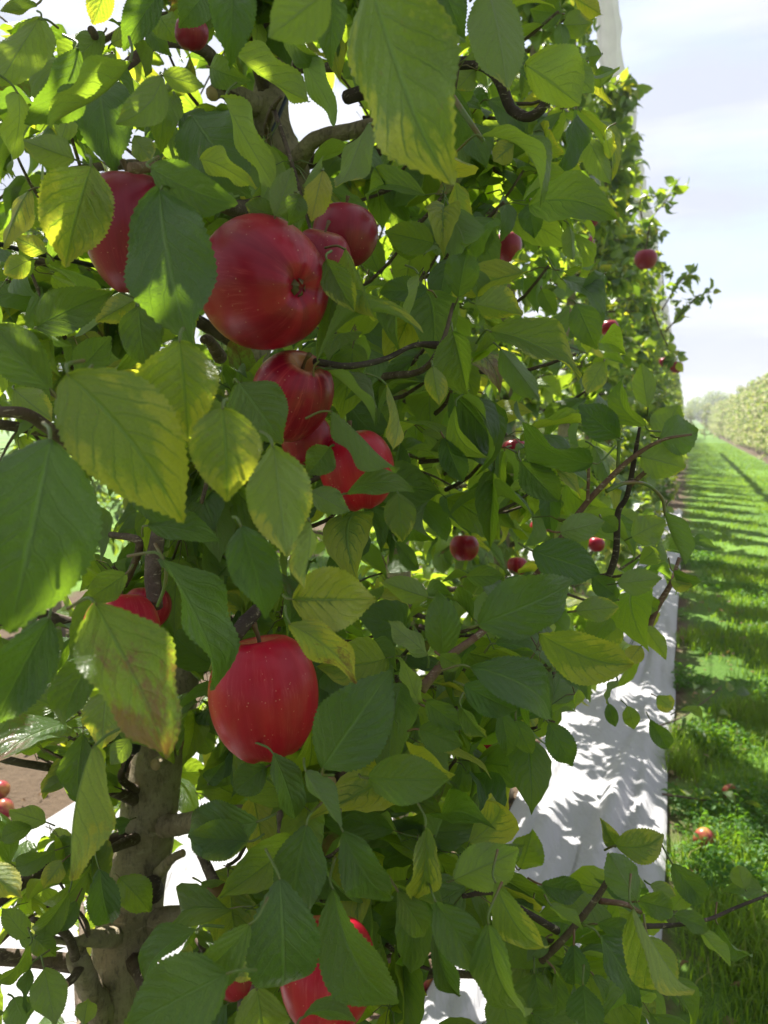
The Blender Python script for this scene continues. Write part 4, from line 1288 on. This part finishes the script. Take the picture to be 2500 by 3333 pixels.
near_fill(3, ((0, 0), (380, 150), (550, 400), (250, 560), (0, 700)), 60, .62, 1.1, .3)
near_fill(3, ((1420, 280), (1659, 280), (1659, 1190), (1400, 1190)), 44, .6, .95)
near_fill(5, ((1050, 480), (1659, 250), (1659, 900), (1350, 1000), (1380, 600)), 36, .6, .95)
near_fill(5, ((0, 900), (500, 800), (560, 1128), (0, 1128)), 26, .75, 1.1, .3)
near_fill(5, ((400, 150), (680, 150), (660, 420), (420, 420)), 22, .62, .95, .2)
near_fill(5, ((0, 880), (420, 820), (560, 1000), (300, 1128), (0, 1050)), 30, .62, .95, .3)
near_fill(7, ((0, 330), (480, 280), (520, 700), (300, 860), (0, 900)), 44, .7, .98)
near_fill(7, ((820, 100), (1659, 60), (1659, 1172), (900, 1172), (700, 1000), (900, 700)), 120, .55, .9)
P = np.vstack([P] + [a_[0][None] for a_ in NEARL]); Av = np.vstack([Av] + [a_[1][None] for a_ in NEARL]); N = np.vstack([N] + [a_[2][None] for a_ in NEARL]); Lf = np.concatenate([Lf, [a_[3] for a_ in NEARL]])
isnear = np.arange(len(P)) >= len(P) - len(NEARL)
keep = cull(P, Av, Lf, True, isnear) & (thin(P, 1, .38, .1) | isnear)
lv = lv_random(rng, len(P))
leaf_cloud(rest, P[keep], Av[keep], N[keep], Lf[keep], lv[keep], T_NEAR, rng)
def far_enough(pp):
    x, y, z = proj(pp)
    inf = (z > 0) & (x > -200) & (x < 2700) & (y > -200) & (y < 3500)
    if (inf & (z < .62)).any(): return False
    for poly in SHEET_GAPS + SKY_GAPS:
        if in_poly(x, y, poly).any(): return False
    if (inf & (x > np.interp(y, EDGE[:, 1], EDGE[:, 0]) - 30)).any(): return False
    if (inf & (y > 2350) & (np.abs(x - np.interp(y, TRUNKPX[::-1, 1], TRUNKPX[::-1, 0])) < 130) & (z < 1.0)).any(): return False
    for (ax, ay, r, d, *_r) in APPLES:
        X, Y = A(ax, ay)
        if ((np.hypot(x - X, y - Y) < r * K * 1.1) & (z < d)).any(): return False
    return True
add_branches(br, tree, ORG, rng, far_enough)
for nd in NODES:
    k_ = np.argmin(np.linalg.norm(TRUNK - nd + np.array([0, 0, .15]), axis=1)); dr = nrmz(nrmz(TRUNK[k_] - nd) + nrmz(rng.normal(size=3)) * .5 + FWD * .3); l_ = rng.uniform(.06, .12)
    pp = resample([nd, nd + dr * l_ * .5 + np.array([0, 0, -.008]), nd + dr * l_], 5)
    if far_enough(pp):
        v, f, m = tube(pp, np.linspace(.0015, .0026, 5), 5); rest.add(v, f, m * 0 + 2)
fo = rest.build('foliage', [M_LEAF, M_STALK, M_TWIG], tree, ORG)
fo['kind'] = 'stuff'
print('tree 1 leaves', keep.sum(), 'heroes', len(heroes))

# a withered leaf and a black mummified fruitlet on the trunk side
v, f, uv, m = leaf_local(.075, .045, 24, 4, .5, .12, 0, 0, .12, .02, .1, .8, (.2, .6), petiole=.2)
b0, b1 = np.array(at(*pan(7, 905, 680), .66)), np.array(at(*pan(7, 1095, 530), .64)); ax = nrmz(b1 - b0)
n0 = nrmz(nrmz(CAM - b0) - ax * (ax @ nrmz(CAM - b0))); yv = np.cross(n0, ax); s_ = np.linalg.norm(b1 - b0) / .075
o = link('leaf', fast_mesh('leaf', (v[:, :1] * ax + v[:, 1:2] * yv + v[:, 2:] * n0) * s_, f, [M_NECRO, M_STALK], midx=m), tree, b0 - ORG)
o['label'] = 'dead brown curled leaf beside the trunk'
mb = MB()
c0 = at(*pan(7, 571, -35), .90)
vv = []
for i_ in range(9):
    for k_ in range(12):
        t_, a_ = math.pi * i_ / 8, 2 * math.pi * k_ / 12
        r_ = .011 * (1 + .12 * mnoise.noise(Vector((math.cos(a_) * 3, math.sin(a_) * 3, t_ * 2))))
        vv.append(c0 + np.array([math.sin(t_) * math.cos(a_) * r_, math.sin(t_) * math.sin(a_) * r_, math.cos(t_) * r_ * 1.15]))
mb.add(vv, [(i_ * 12 + k_, (i_ + 1) * 12 + k_, (i_ + 1) * 12 + (k_ + 1) % 12, i_ * 12 + (k_ + 1) % 12) for i_ in range(8) for k_ in range(12)])
v, f, m = tube([at(*pan(7, 540, 80), .93), at(*pan(7, 552, 20), .91), c0], [.002, .0016, .0018], 6); mb.add(v, f)
o = mb.build('mummified_fruit', [M_WIRE], None, c0, c0)
tag(o, 'shrivelled black fruitlet on a stalk left of the bare trunk', 'fruit')

# ------------------------------------------------------------------ trees further along this row and in the next rows
def tree_arrays(seed, H=3.8, reach=0.55, top=0.22, nb=30, lat_n=3, step=0.055, per=(3, 5), leafL=(.06, .09), z0=.45):
    rg = np.random.default_rng(seed)
    n = 9; zz = np.linspace(-0.05, H * 0.93, n)
    wob = np.cumsum(rg.normal(size=(n, 2)) * 0.022, axis=0); wob[0] = 0
    tk = np.column_stack([wob, zz, np.linspace(.042, .008, n)])
    rs = resample(tk, 40)
    br, P, A_, N, Lf = grow(rg, rs[:, :3], z0, H * .93, nb, reach, top, lat_n, step, per, leafL)
    return rs, br, P, A_, N, Lf, rg

ROT = Matrix.Rotation(-YAW, 3, 'Z')
def to_world(v, org): 
    return v[:, :1] * RLAT + v[:, 1:2] * RDIR + v[:, 2:] * np.array([0, 0, 1.0]) + org

GROW = 'apple trees standing along the near row'
# second to fourth tree: limbs and the largest leaves as parts of their own
for ti, (L, lat, seed, lab) in enumerate([
        (1.72, ROWLAT, 21, 'second apple tree of the near row, close behind the one with the bare trunk'),
        (2.80, ROWLAT + .02, 22, 'third apple tree of the near row, its thin pale trunk glimpsed through leaves at right'),
        (3.95, ROWLAT, 23, 'fourth apple tree of the near row, thin leafy shoots standing out against the sky')]):
    org = rw(L, lat, 0)
    t = empty('apple_tree', org); tag(t, lab, 'tree', GROW)
    rs, br, P, A_, N, Lf, rg = tree_arrays(seed, 3.9, .60, .08, 46 if ti < 2 else 38, 5, .045)
    tw = to_world(rs[:, :3], org)
    v, f, m = tube(tw, rs[:, 3], 14, .1, seed, True, 25.0)
    link('trunk', fast_mesh('trunk', v - org, f, [M_BARK], midx=m * 0), t)
    z0 = np.zeros(3)
    br = [(to_world(a, org), b, [(to_world(c, org), d) for c, d in s]) for a, b, s in br]
    P = to_world(P, org); A_ = to_world(A_, z0); N = to_world(N, z0)
    keep = cull(P, A_, Lf, False) & thin(P, seed, .10 if ti == 0 else .65, .3 if ti == 0 else .1)
    add_branches(br, t, org, rg, lambda pp: far_enough(pp))
    P, A_, N, Lf = P[keep], A_[keep], N[keep], Lf[keep]
    lv = lv_random(rg, len(P), ychance=.14)
    if ti == 0:
        x, y, z = proj(P); inside = (x > 0) & (x < 2500) & (y > 0) & (y < 3333) & (z > .3)
        sc = np.where(inside, Lf / np.maximum(z, .1), 0); big = np.argsort(-sc)[:100]
        for bi in big:
            mb = MB(); leaf_cloud(mb, P[bi:bi + 1] - P[bi], A_[bi:bi + 1], N[bi:bi + 1], Lf[bi:bi + 1], lv[bi:bi + 1], T_NEAR, rg)
            mb.build('leaf', [M_LEAF, M_STALK], t, (0, 0, 0), P[bi] - org)
        k2 = np.ones(len(P), bool); k2[big] = False
        P, A_, N, Lf, lv = P[k2], A_[k2], N[k2], Lf[k2], lv[k2]
    mb = MB(); leaf_cloud(mb, P, A_, N, Lf, lv, T_NEAR if ti < 1 else T_MID, rg)
    if ti == 2:      # thin shoots against the sky
        for sh, dd in (([(2105, 800), (2120, 715), (2170, 650), (2212, 580)], 3.9), ([(2155, 1010), (2185, 960), (2225, 905), (2250, 890)], 4.1), ([(2165, 1080), (2230, 1010), (2270, 965), (2315, 950)], 4.1), ([(2120, 1000), (2160, 1100), (2190, 1150), (2205, 1170)], 4.2), ([(2095, 740), (2085, 650), (2140, 640), (2160, 660)], 4.0), ([(2060, 860), (2110, 850), (2150, 860), (2160, 930)], 3.9)):
            pts = resample([at(a_, b_, dd) for a_, b_ in sh], 16)
            v, f, m = tube(pts, np.linspace(.005, .0018, 16), 5)
            link('branch', fast_mesh('branch', v - org, f, [M_TWIG], midx=m * 0), t)
            pl, al, nl = [], [], []
            for s_ in range(3, 16):
                for _ in range(2):
                    a_ = nrmz(nrmz(rg.normal(size=3)) * .9 + np.array([0, 0, -.1])); pl.append(pts[s_] + a_ * .012); al.append(a_); nl.append(rg.normal(size=3))
            leaf_cloud(mb, np.array(pl), np.array(al), np.array(nl), rg.uniform(.045, .085, len(pl)), lv_random(rg, len(pl)), T_MID, rg)
    fo = mb.build('foliage', [M_LEAF if ti < 1 else M_LEAFMID, M_STALK], t, org); fo['kind'] = 'stuff'

def proto(seed, mat, temps, **kw):
    rs, br, P, A_, N, Lf, rg = tree_arrays(seed, **kw)
    mb = MB(); v, f, m = tube(rs[:, :3], rs[:, 3], 8, .1, seed, True, 25.0); mb.add(v, f)
    for a, b, s in br:
        v, f, m = tube(a, b, 5, cap=False); mb.add(v, f)
    tk = fast_mesh('trunk', np.vstack(mb.V), np.vstack(mb.F), [M_BARK])
    mb = MB(); leaf_cloud(mb, P, A_, N, Lf, lv_random(rg, len(P), ychance=.16), temps, rg)
    fo = fast_mesh('foliage', np.vstack(mb.V), np.vstack(mb.F), [mat, M_STALK], np.vstack(mb.U), np.vstack(mb.L), np.concatenate(mb.M))
    return tk, fo
MIDP = [proto(40 + i, M_LEAFMID, T_MID, H=3.9, reach=.60, top=.03, nb=34, lat_n=5, step=.055, leafL=(.080, .115)) for i in range(3)]
FARP = [proto(50 + i, M_LEAFMID, T_FAR, H=3.8, reach=.62, top=.04, nb=30, lat_n=4, step=.075, per=(4, 6), leafL=(.095, .14)) for i in range(2)]
PALEP = [proto(60 + i, M_LEAFGLARE, T_FAR, H=3.5, reach=.80, top=.45, nb=20, lat_n=4, step=.085, per=(3, 5), leafL=(.09, .16), z0=.2) for i in range(3)]

def plant_tree(pr, L, lat, label, group, rg, sc=1.0):
    t = empty('apple_tree', rw(L, lat, 0)); tag(t, label, 'tree', group)
    a = rg.uniform(0, 6.28)
    for nm, me in (('trunk', pr[0]), ('foliage', pr[1])):
        o = link(nm, me, t); o.rotation_euler = (0, 0, a); o.scale = (sc, sc, sc * rg.uniform(.95, 1.05))
        if nm == 'foliage': o['kind'] = 'stuff'
    return t
rg = np.random.default_rng(77)
L = 5.1; k = 0
while L < 75:
    pr = MIDP[k % 3] if L < 14 else FARP[k % 2]
    plant_tree(pr, L, ROWLAT + rg.uniform(-.05, .03), 'one of the many apple trees merging into the green wall of the near row', GROW, rg, rg.uniform(.96, 1.04)); L += 1.12 * rg.uniform(.75, 1.22); k += 1
L = 12.0; k = 0
while L < 110:
    plant_tree(PALEP[k % 3], L, 3.15 + rg.uniform(-.06, .06), 'one of the pale sunlit apple trees forming the hedge across the grass lane', 'apple trees across the grass lane', rg, rg.uniform(.95, 1.05)); L += 1.05 if L < 60 else 1.5; k += 1
L = 3.0; k = 0
while L < 34:
    plant_tree(FARP[k % 2], L, -4.4 + rg.uniform(-.1, .1), 'one of the blurred apple trees of the next row behind the nearest tree', 'apple trees in the row behind at left', rg, rg.uniform(.9, 1.0)); L += 1.15; k += 1

for j_, la_ in enumerate(np.arange(-3.0, 2.6, 1.1)):
    plant_tree(PALEP[j_ % 3], 66 + rg.uniform(-.5, .5), la_, 'one of the pale apple trees closing off the far end of the grass lane', 'apple trees across the end of the lane', rg, rg.uniform(.8, .9))

# trees on the horizon beyond the lane's end
def round_tree(px, ptop, d, w, label, seed):
    rg_ = np.random.default_rng(seed); base = at(px, 1352, d); base[2] = 0.5
    top = at(px, ptop, d)[2]; H = top - base[2]
    t = empty('distant_tree', base); tag(t, label, 'tree', 'trees on the horizon')
    v, f, m = tube([(0, 0, -1.5), (0, 0, H * .5), (.1, 0, H * .85)], [.28, .2, .05], 7); link('trunk', fast_mesh('trunk', v, f, [M_BARK]), t)
    mb = MB(); n = 1500
    blobs = [(rg_.normal() * w * .28, rg_.normal() * w * .28, H * rg_.uniform(.3, .88), w * rg_.uniform(.16, .34)) for _ in range(9)]
    P = []
    for _ in range(n):
        b = blobs[rg_.integers(9)]; o_ = nrmz(rg_.normal(size=3)) * b[3] * rg_.uniform(.5, 1.05); P.append(np.array(b[:3]) + o_)
    leaf_cloud(mb, np.array(P), rg_.normal(size=(n, 3)), rg_.normal(size=(n, 3)), rg_.uniform(.35, .7, n) * w / 6, lv_random(rg_, n), T_FAR, rg_)
    fo = mb.build('crown', [M_LEAFMID, M_STALK], t); fo['kind'] = 'stuff'
for i, (px, ptop, d, w, lab) in enumerate([
        (2218, 1302, 150, 3.2, 'leftmost small tree on the hazy horizon at the end of the lane'), (2250, 1304, 150, 3.6, 'small pointed tree second from left on the hazy horizon'),
        (2300, 1284, 140, 5.5, 'tall dark tree left of the tallest pair on the horizon'), (2325, 1282, 138, 5.0, 'tallest dark tree on the horizon, left of the hedge top'),
        (2285, 1300, 142, 5.0, 'broad lower tree left of the tallest trees on the horizon'), (2352, 1300, 145, 6.0, 'low rounded tree where the horizon meets the hedge'), (2385, 1298, 150, 7.0, 'horizon tree nearest the hedge, mostly behind it')]):
    round_tree(px, ptop, d, w, lab, 90 + i)

# ------------------------------------------------------------------ ground
def hill(L, lat):
    t = np.clip((L - 75) / 75, 0, 1); return 0.9 * t * t * (3 - 2 * t) + 3.0 * np.clip((L - 160) / 300, 0, 1)
lat_a = np.concatenate([[-400, -200, -100, -60, -30, -16, -10], np.arange(-7, 5.01, .14), [6, 8, 12, 20, 40, 80, 160, 400]])
L_a = np.concatenate([[-30, -10, -4, -2], np.arange(-1, 14, .14), np.arange(14, 60, 1.5), np.arange(60, 200, 6), [240, 320, 450, 700, 1000]])
LL, AA = np.meshgrid(L_a, lat_a, indexing='ij')
Z = hill(LL, AA)
for i in range(LL.shape[0]):
    for j in range(LL.shape[1]):
        if -1.5 < LL[i, j] < 15 and -7 < AA[i, j] < 5:
            Z[i, j] += 0.03 * mnoise.noise(Vector((LL[i, j] * 1.7, AA[i, j] * 1.7, 0))) + 0.012 * mnoise.noise(Vector((LL[i, j] * 6, AA[i, j] * 6, 3)))
def strip(a): return np.clip(1 - np.abs(a) / .75, 0, 1)
soil = np.maximum.reduce([np.clip(1.15 - np.abs(AA + .55) / 1.0, 0, 1), np.clip(1.1 - np.abs(AA - 3.15) / .75, 0, 1), np.clip(1.1 - np.abs(AA + 4.4) / 1.0, 0, 1), np.clip(1.25 - np.abs(AA + 2.35) / .6, 0, 1)])
turf = 1 - soil
G = LL[..., None] * RDIR + AA[..., None] * RLAT + Z[..., None] * np.array([0, 0, 1.0])
nj = len(lat_a); ii, jj = np.meshgrid(np.arange(len(L_a) - 1), np.arange(nj - 1), indexing='ij'); a_ = (ii * nj + jj).ravel()
glv = np.stack([turf.ravel()] * 3 + [np.ones(turf.size)], -1)
o = link('ground', fast_mesh('ground', G.reshape(-1, 3), np.stack([a_, a_ + 1, a_ + nj + 1, a_ + nj], -1), [M_GROUND], lv=glv)); tag(o, kind='structure')

# ------------------------------------------------------------------ white reflective sheets under the row
def sheet(lat0, lat1, L0, L1, seed, label):
    nu, nl = 46, int((L1 - L0) / .035)
    V = []
    for i in range(nl + 1):
        L_ = L0 + (L1 - L0) * i / nl
        for j in range(nu + 1):
            s = j / nu
            la = lat0 + (lat1 - lat0) * s + .022 * mnoise.noise(Vector((L_ * 1.1, seed, 2.0 * s))) * (1 if s > .5 else -1)
            h = .030 + .10 * max(0, mnoise.noise(Vector((s * 4 + .25 * L_, L_ * .75, seed)))) + .06 * abs(mnoise.noise(Vector((s * 6 - .4 * L_, L_ * .55, seed + 5)))) * (0.4 + .6 * math.sin(s * math.pi))
            h += .004 * mnoise.noise(Vector((s * 22, L_ * 4, seed + 9)))
            h *= .25 + .75 * min(1, 6 * s, 6 * (1 - s)) ** .5
            V.append(rw(L_, la, h + .012))
    m = nu + 1; ii, jj = np.meshgrid(np.arange(nl), np.arange(nu), indexing='ij'); a = (ii * m + jj).ravel()
    o = link('ground_sheet', fast_mesh('ground_sheet', V, np.stack([a, a + 1, a + m + 1, a + m], -1), [M_SHEET]))
    tag(o, label, 'ground sheet', 'white reflective sheets on the orchard floor')
sheet(-.56, .0, .4, 13.0, 4, 'long crumpled white fabric sheet on the ground right of the tree row')
sheet(-2.15, -.86, -.3, 9.0, 8, 'white fabric sheet on the ground left of the trunk, seen between low leaves')

# ------------------------------------------------------------------ grass, weeds and litter
def blades(n, lat_r, L_r, hmin, hmax, w, seed, power=1.0, lat_bias=None, sheetedge=True):
    rg = np.random.default_rng(seed); P = []; Hh = []; Lv = []
    while len(P) < n:
        L_ = L_r[0] + (L_r[1] - L_r[0]) * rg.random() ** power; la = rg.uniform(*lat_r)
        c = mnoise.noise(Vector((L_ * 1.6, la * 2.6, seed))) + .45 * mnoise.noise(Vector((L_ * 5, la * 5, 3)))
        edge = min(1, max(0, (la + .02) / .45)) if sheetedge else 1
        if c + edge * .75 + rg.uniform(-.3, .3) < .42: continue
        if rg.random() < .55 * max(0, -c): continue
        P.append(rw(L_, la, float(hill(np.array(L_), 0)) - .005)); Hh.append(rg.uniform(hmin, hmax) * (.7 + .6 * max(0, c)))
        Lv.append((min(1, max(0, .45 + c * .7 + rg.normal() * .18)), 1.0 if rg.random() < .05 else 0, 0, 1))
    P = np.array(P); Hh = np.array(Hh)[:, None]; Lv = np.array(Lv)
    az = rg.uniform(0, 6.28, n); d = np.stack([np.cos(az), np.sin(az), 0 * az], -1); s = np.stack([-np.sin(az), np.cos(az), 0 * az], -1)
    lean = rg.uniform(.15, .9, n)[:, None]; ww = (w * rg.uniform(.6, 1.4, n))[:, None]
    up = np.array([0, 0, 1.0])
    a0, a1 = P - s * ww, P + s * ww
    m = P + up * Hh * .6 + d * Hh * lean * .3; t = P + up * Hh * (1 - .25 * lean) + d * Hh * lean * .85
    V = np.stack([a0, a1, m - s * ww * .8, m + s * ww * .8, t - s * ww * .12, t + s * ww * .12], 1).reshape(-1, 3)
    b = (np.arange(n) * 6)[:, None]
    F = np.concatenate([b + np.array([0, 1, 3, 2]), b + np.array([2, 3, 5, 4])], 1).reshape(-1, 4)
    return V, F, np.repeat(Lv, 6, 0)
mb = MB()
for args in ((34000, (-.02, 1.3), (1.4, 4.2), .04, .13, .0019, 1), (28000, (-.02, 2.5), (3.6, 9), .04, .12, .003, 2), (20000, (-.02, 2.6), (8, 22), .03, .08, .005, 3), (12000, (-.1, 2.6), (20, 55), .03, .07, .012, 4)):
    v, f, l = blades(*args); mb.add(v, f, lv=l)
v, f, l = blades(9000, (-4.2, -2.9), (.2, 12), .04, .14, .004, 5, sheetedge=False); mb.add(v, f, lv=l)
o = mb.build('grass', [M_GRASS]); tag(o, kind='stuff')
mb = MB()
for n, la_r, L_r, s0, sd, H in ((5500, (0, 1.2), (1.5, 4.5), .013, 6, .08), (3200, (0, 1.6), (4.2, 9), .018, 7, .06), (1200, (-3.6, -2.7), (1, 8), .02, 8, .10)):
    rg = np.random.default_rng(sd); P, Lv = [], []
    while len(P) < n:
        L_, la = rg.uniform(*L_r), rg.uniform(*la_r)
        c = mnoise.noise(Vector((L_ * 1.9, la * 2.3, 31))) 
        if c < .02 + .25 * rg.random(): continue
        P.append(rw(L_, la, rg.uniform(.01, H) * (.5 + c))); Lv.append((rg.random(), 0, 0, 1))
    Ad = rg.normal(size=(n, 3)); Ad[:, 2] = np.abs(Ad[:, 2]) * .3
    leaf_cloud(mb, np.array(P), Ad, np.array([0, 0, 1.0]) + rg.normal(size=(n, 3)) * .35, rg.uniform(.7, 1.6, n) * s0 * 1.7, np.array(Lv), T_FAR, rg)
o = mb.build('weeds', [M_CLOVER, M_CLOVER]); tag(o, kind='stuff')
mb = MB(); rg = np.random.default_rng(9); n = 640
P = np.array([rw(rg.uniform(.6, 7), la, rg.uniform(.008, .03)) for la in np.concatenate([rg.uniform(-.02, .55, 160), rg.uniform(-.86, -.56, 300), rg.uniform(-3.0, -2.15, 180)])])
Ad = rg.normal(size=(n, 3)); Ad[:, 2] *= .2
leaf_cloud(mb, P, Ad, np.array([0, 0, 1.0]) + rg.normal(size=(n, 3)) * .3, rg.uniform(.02, .045, n), np.stack([rg.random(n), 0 * P[:, 0], 0 * P[:, 0], 1 + 0 * P[:, 0]], -1), T_MID, rg)
o = mb.build('leaf_litter', [M_LITTER, M_LITTER]); tag(o, kind='stuff')

# ------------------------------------------------------------------ fallen apples, fallen twigs
FALLEN = [(1522, 1812, .038, 'blushed apple lying in the grass right of the white sheet'), (897, 2078, .036, 'red apple lying on bare soil left of the sheet at the bottom'), (915, 2118, .028, 'small yellow apple on the soil below the red fallen one'),
          (8, 1748, .038, 'peach coloured apple on the soil at the far left edge'), (2, 1706, .036, 'reddish apple behind the peach coloured one at the left edge'), (190, 1605, .036, 'red apple on the ground behind low leaves left of the trunk'),
          (1578, 1712, .032, 'green apple sunk in weeds near the right edge'), (1365, 1370, .03, 'small red apple on the grass edge far along the sheet')]
for i, (x, y, R, lab) in enumerate(FALLEN):
    w_ = ground_at(*A(x, y), z=R * .8 + (.01)); d_ = float((w_ - CAM) @ FWD)
    add_apple(0, 0, R * FPX / d_, d_, (random.uniform(-1, 1), .4, random.uniform(-1, 1)), lab, G3, M_APPLE_F if i != 5 else M_APPLE_S, seed=200 + i, world=w_)

def fallen_twig(pxs, label, leafpx, seed):
    rg = np.random.default_rng(seed)
    pts = resample([ground_at(*A(x, y), z=zz) for x, y, zz in pxs], 18); org = pts[0]
    t = empty('fallen_twig', org); tag(t, label, 'twig', 'leafy twigs lying in the grass')
    v, f, m = tube(pts, np.linspace(.005, .002, 18), 6, .1); link('stem', fast_mesh('stem', v - org, f, [M_TWIG]), t)
    for x, y, zz, l, U in leafpx:
        p_ = ground_at(*A(x, y), z=zz); a = nrmz(np.array([rg.normal(), rg.normal(), -.1]))
        mb = MB(); leaf_cloud(mb, np.zeros((1, 3)), a[None], np.array([[0, 0, 1.0]]) * (-1 if U else 1) + rg.normal(size=(1, 3)) * .4, np.array([l]), np.array([[rg.random(), .1 if not U else .3, 0, 1]]), T_NEAR, rg)
        mb.build('leaf', [M_LEAF, M_STALK], t, (0, 0, 0), p_ - org)
fallen_twig([(1420, 1570, .06), (1480, 1545, .08), (1540, 1500, .12), (1560, 1480, .14)], 'broken leafy twig lying on bare soil beside the white sheet',
            [(1500, 1490, .10, .09, 0), (1520, 1500, .10, .085, 0), (1470, 1550, .08, .09, 0), (1570, 1470, .14, .08, 1), (1545, 1460, .15, .07, 1), (1590, 1500, .12, .09, 0), (1560, 1530, .08, .08, 1), (1500, 1580, .05, .10, 0)], 1)
fallen_twig([(1430, 1715, .06), (1500, 1725, .06), (1570, 1735, .06)], 'thin fallen twig with small leaves in the grass above the fallen apple',
            [(1560, 1710, .08, .07, 0), (1590, 1715, .07, .07, 0), (1545, 1735, .06, .06, 0), (1470, 1705, .07, .06, 1), (1605, 1735, .06, .07, 0), (1520, 1715, .07, .06, 0)], 2)

# ------------------------------------------------------------------ wires and the rolled net over the row
lead = at(0, 749, .78); lat_w = float((lead - CAM) @ RLAT); zw = lead[2]
pts = resample([rw(L_, lat_w + .01 * math.sin(L_ * 2), zw - .02 * math.sin(L_ * 2.6) ** 2) for L_ in np.arange(-1.5, 12.1, .5)], 90)
v, f, m = tube(pts, np.full(90, .0028), 8)
o = link('trellis_wire', fast_mesh('trellis_wire', v - pts[0], f, [M_WIRE]), None, pts[0]); tag(o, 'thin black wire stretched along the row behind the upper left apple', 'wire')
pts = resample([at(*pan(1, 1262, 330), 1.06), at(*pan(1, 1245, 400), 1.055), at(*pan(1, 1205, 500), 1.05), at(*pan(1, 1165, 600), 1.05), at(*pan(1, 1150, 680), 1.07)], 24)
v, f, m = tube(pts, np.full(24, .0028), 7)
o = link('tie_wire', fast_mesh('tie_wire', v - pts[0], f, [M_BLUEWIRE]), None, pts[0]); tag(o, 'dark blue wire hugging the upper trunk below the big hanging leaf', 'wire')

net_pts = []; net_r = []
for L_ in np.arange(2.5, 40, .10):
    s = mnoise.noise(Vector((L_ * .9, 1, 4))); s2 = mnoise.noise(Vector((L_ * 2.3, 5, 1)))
    sag = .10 * math.sin(L_ * 1.9) ** 2
    net_pts.append(rw(L_, -.60 + .04 * s, CAMZ + 2.55 - sag + .04 * s)); net_r.append(.075 + .03 * s2)
V, F, m = tube(np.array(net_pts), net_r, 26, .30, 2, True, 7.0)
nr = len(net_pts)
for i_ in range(nr):        # long folds in the gathered cloth
    for k_ in range(26):
        q_ = V[i_ * 26 + k_] - net_pts[i_]
        V[i_ * 26 + k_] = net_pts[i_] + q_ * (1 + .16 * mnoise.noise(Vector((k_ * .9, i_ * .06, 3.0))) + .10 * math.sin(k_ * 2.4 + i_ * .05))
o = link('rolled_net', fast_mesh('rolled_net', V - net_pts[0], F, [M_NET]), None, net_pts[0])
tag(o, 'bundle of greyish white netting rolled along the top of the tree row', 'netting')

# ------------------------------------------------------------------ the air between the rows
hz = bpy.data.materials.new('haze_air'); hz.use_nodes = True
hn = hz.node_tree.nodes; hn.clear()
ho = hn.new('ShaderNodeOutputMaterial'); hv = hn.new('ShaderNodeVolumePrincipled')
hv.inputs['Color'].default_value = (0.93, 0.95, 1.0, 1); hv.inputs['Density'].default_value = 0.0022
hv.inputs['Anisotropy'].default_value = 0.3
hz.node_tree.links.new(hv.outputs[0], ho.inputs['Volume'])
v = [(x, y, z) for z in (-1.5, 9.0) for x, y in ((-1300, -1300), (1300, -1300), (1300, 1300), (-1300, 1300))]
o = link('haze', fast_mesh('haze', v, [(3, 2, 1, 0), (4, 5, 6, 7), (0, 1, 5, 4), (1, 2, 6, 5), (2, 3, 7, 6), (3, 0, 4, 7)], [hz], smooth=False)); tag(o, kind='stuff')
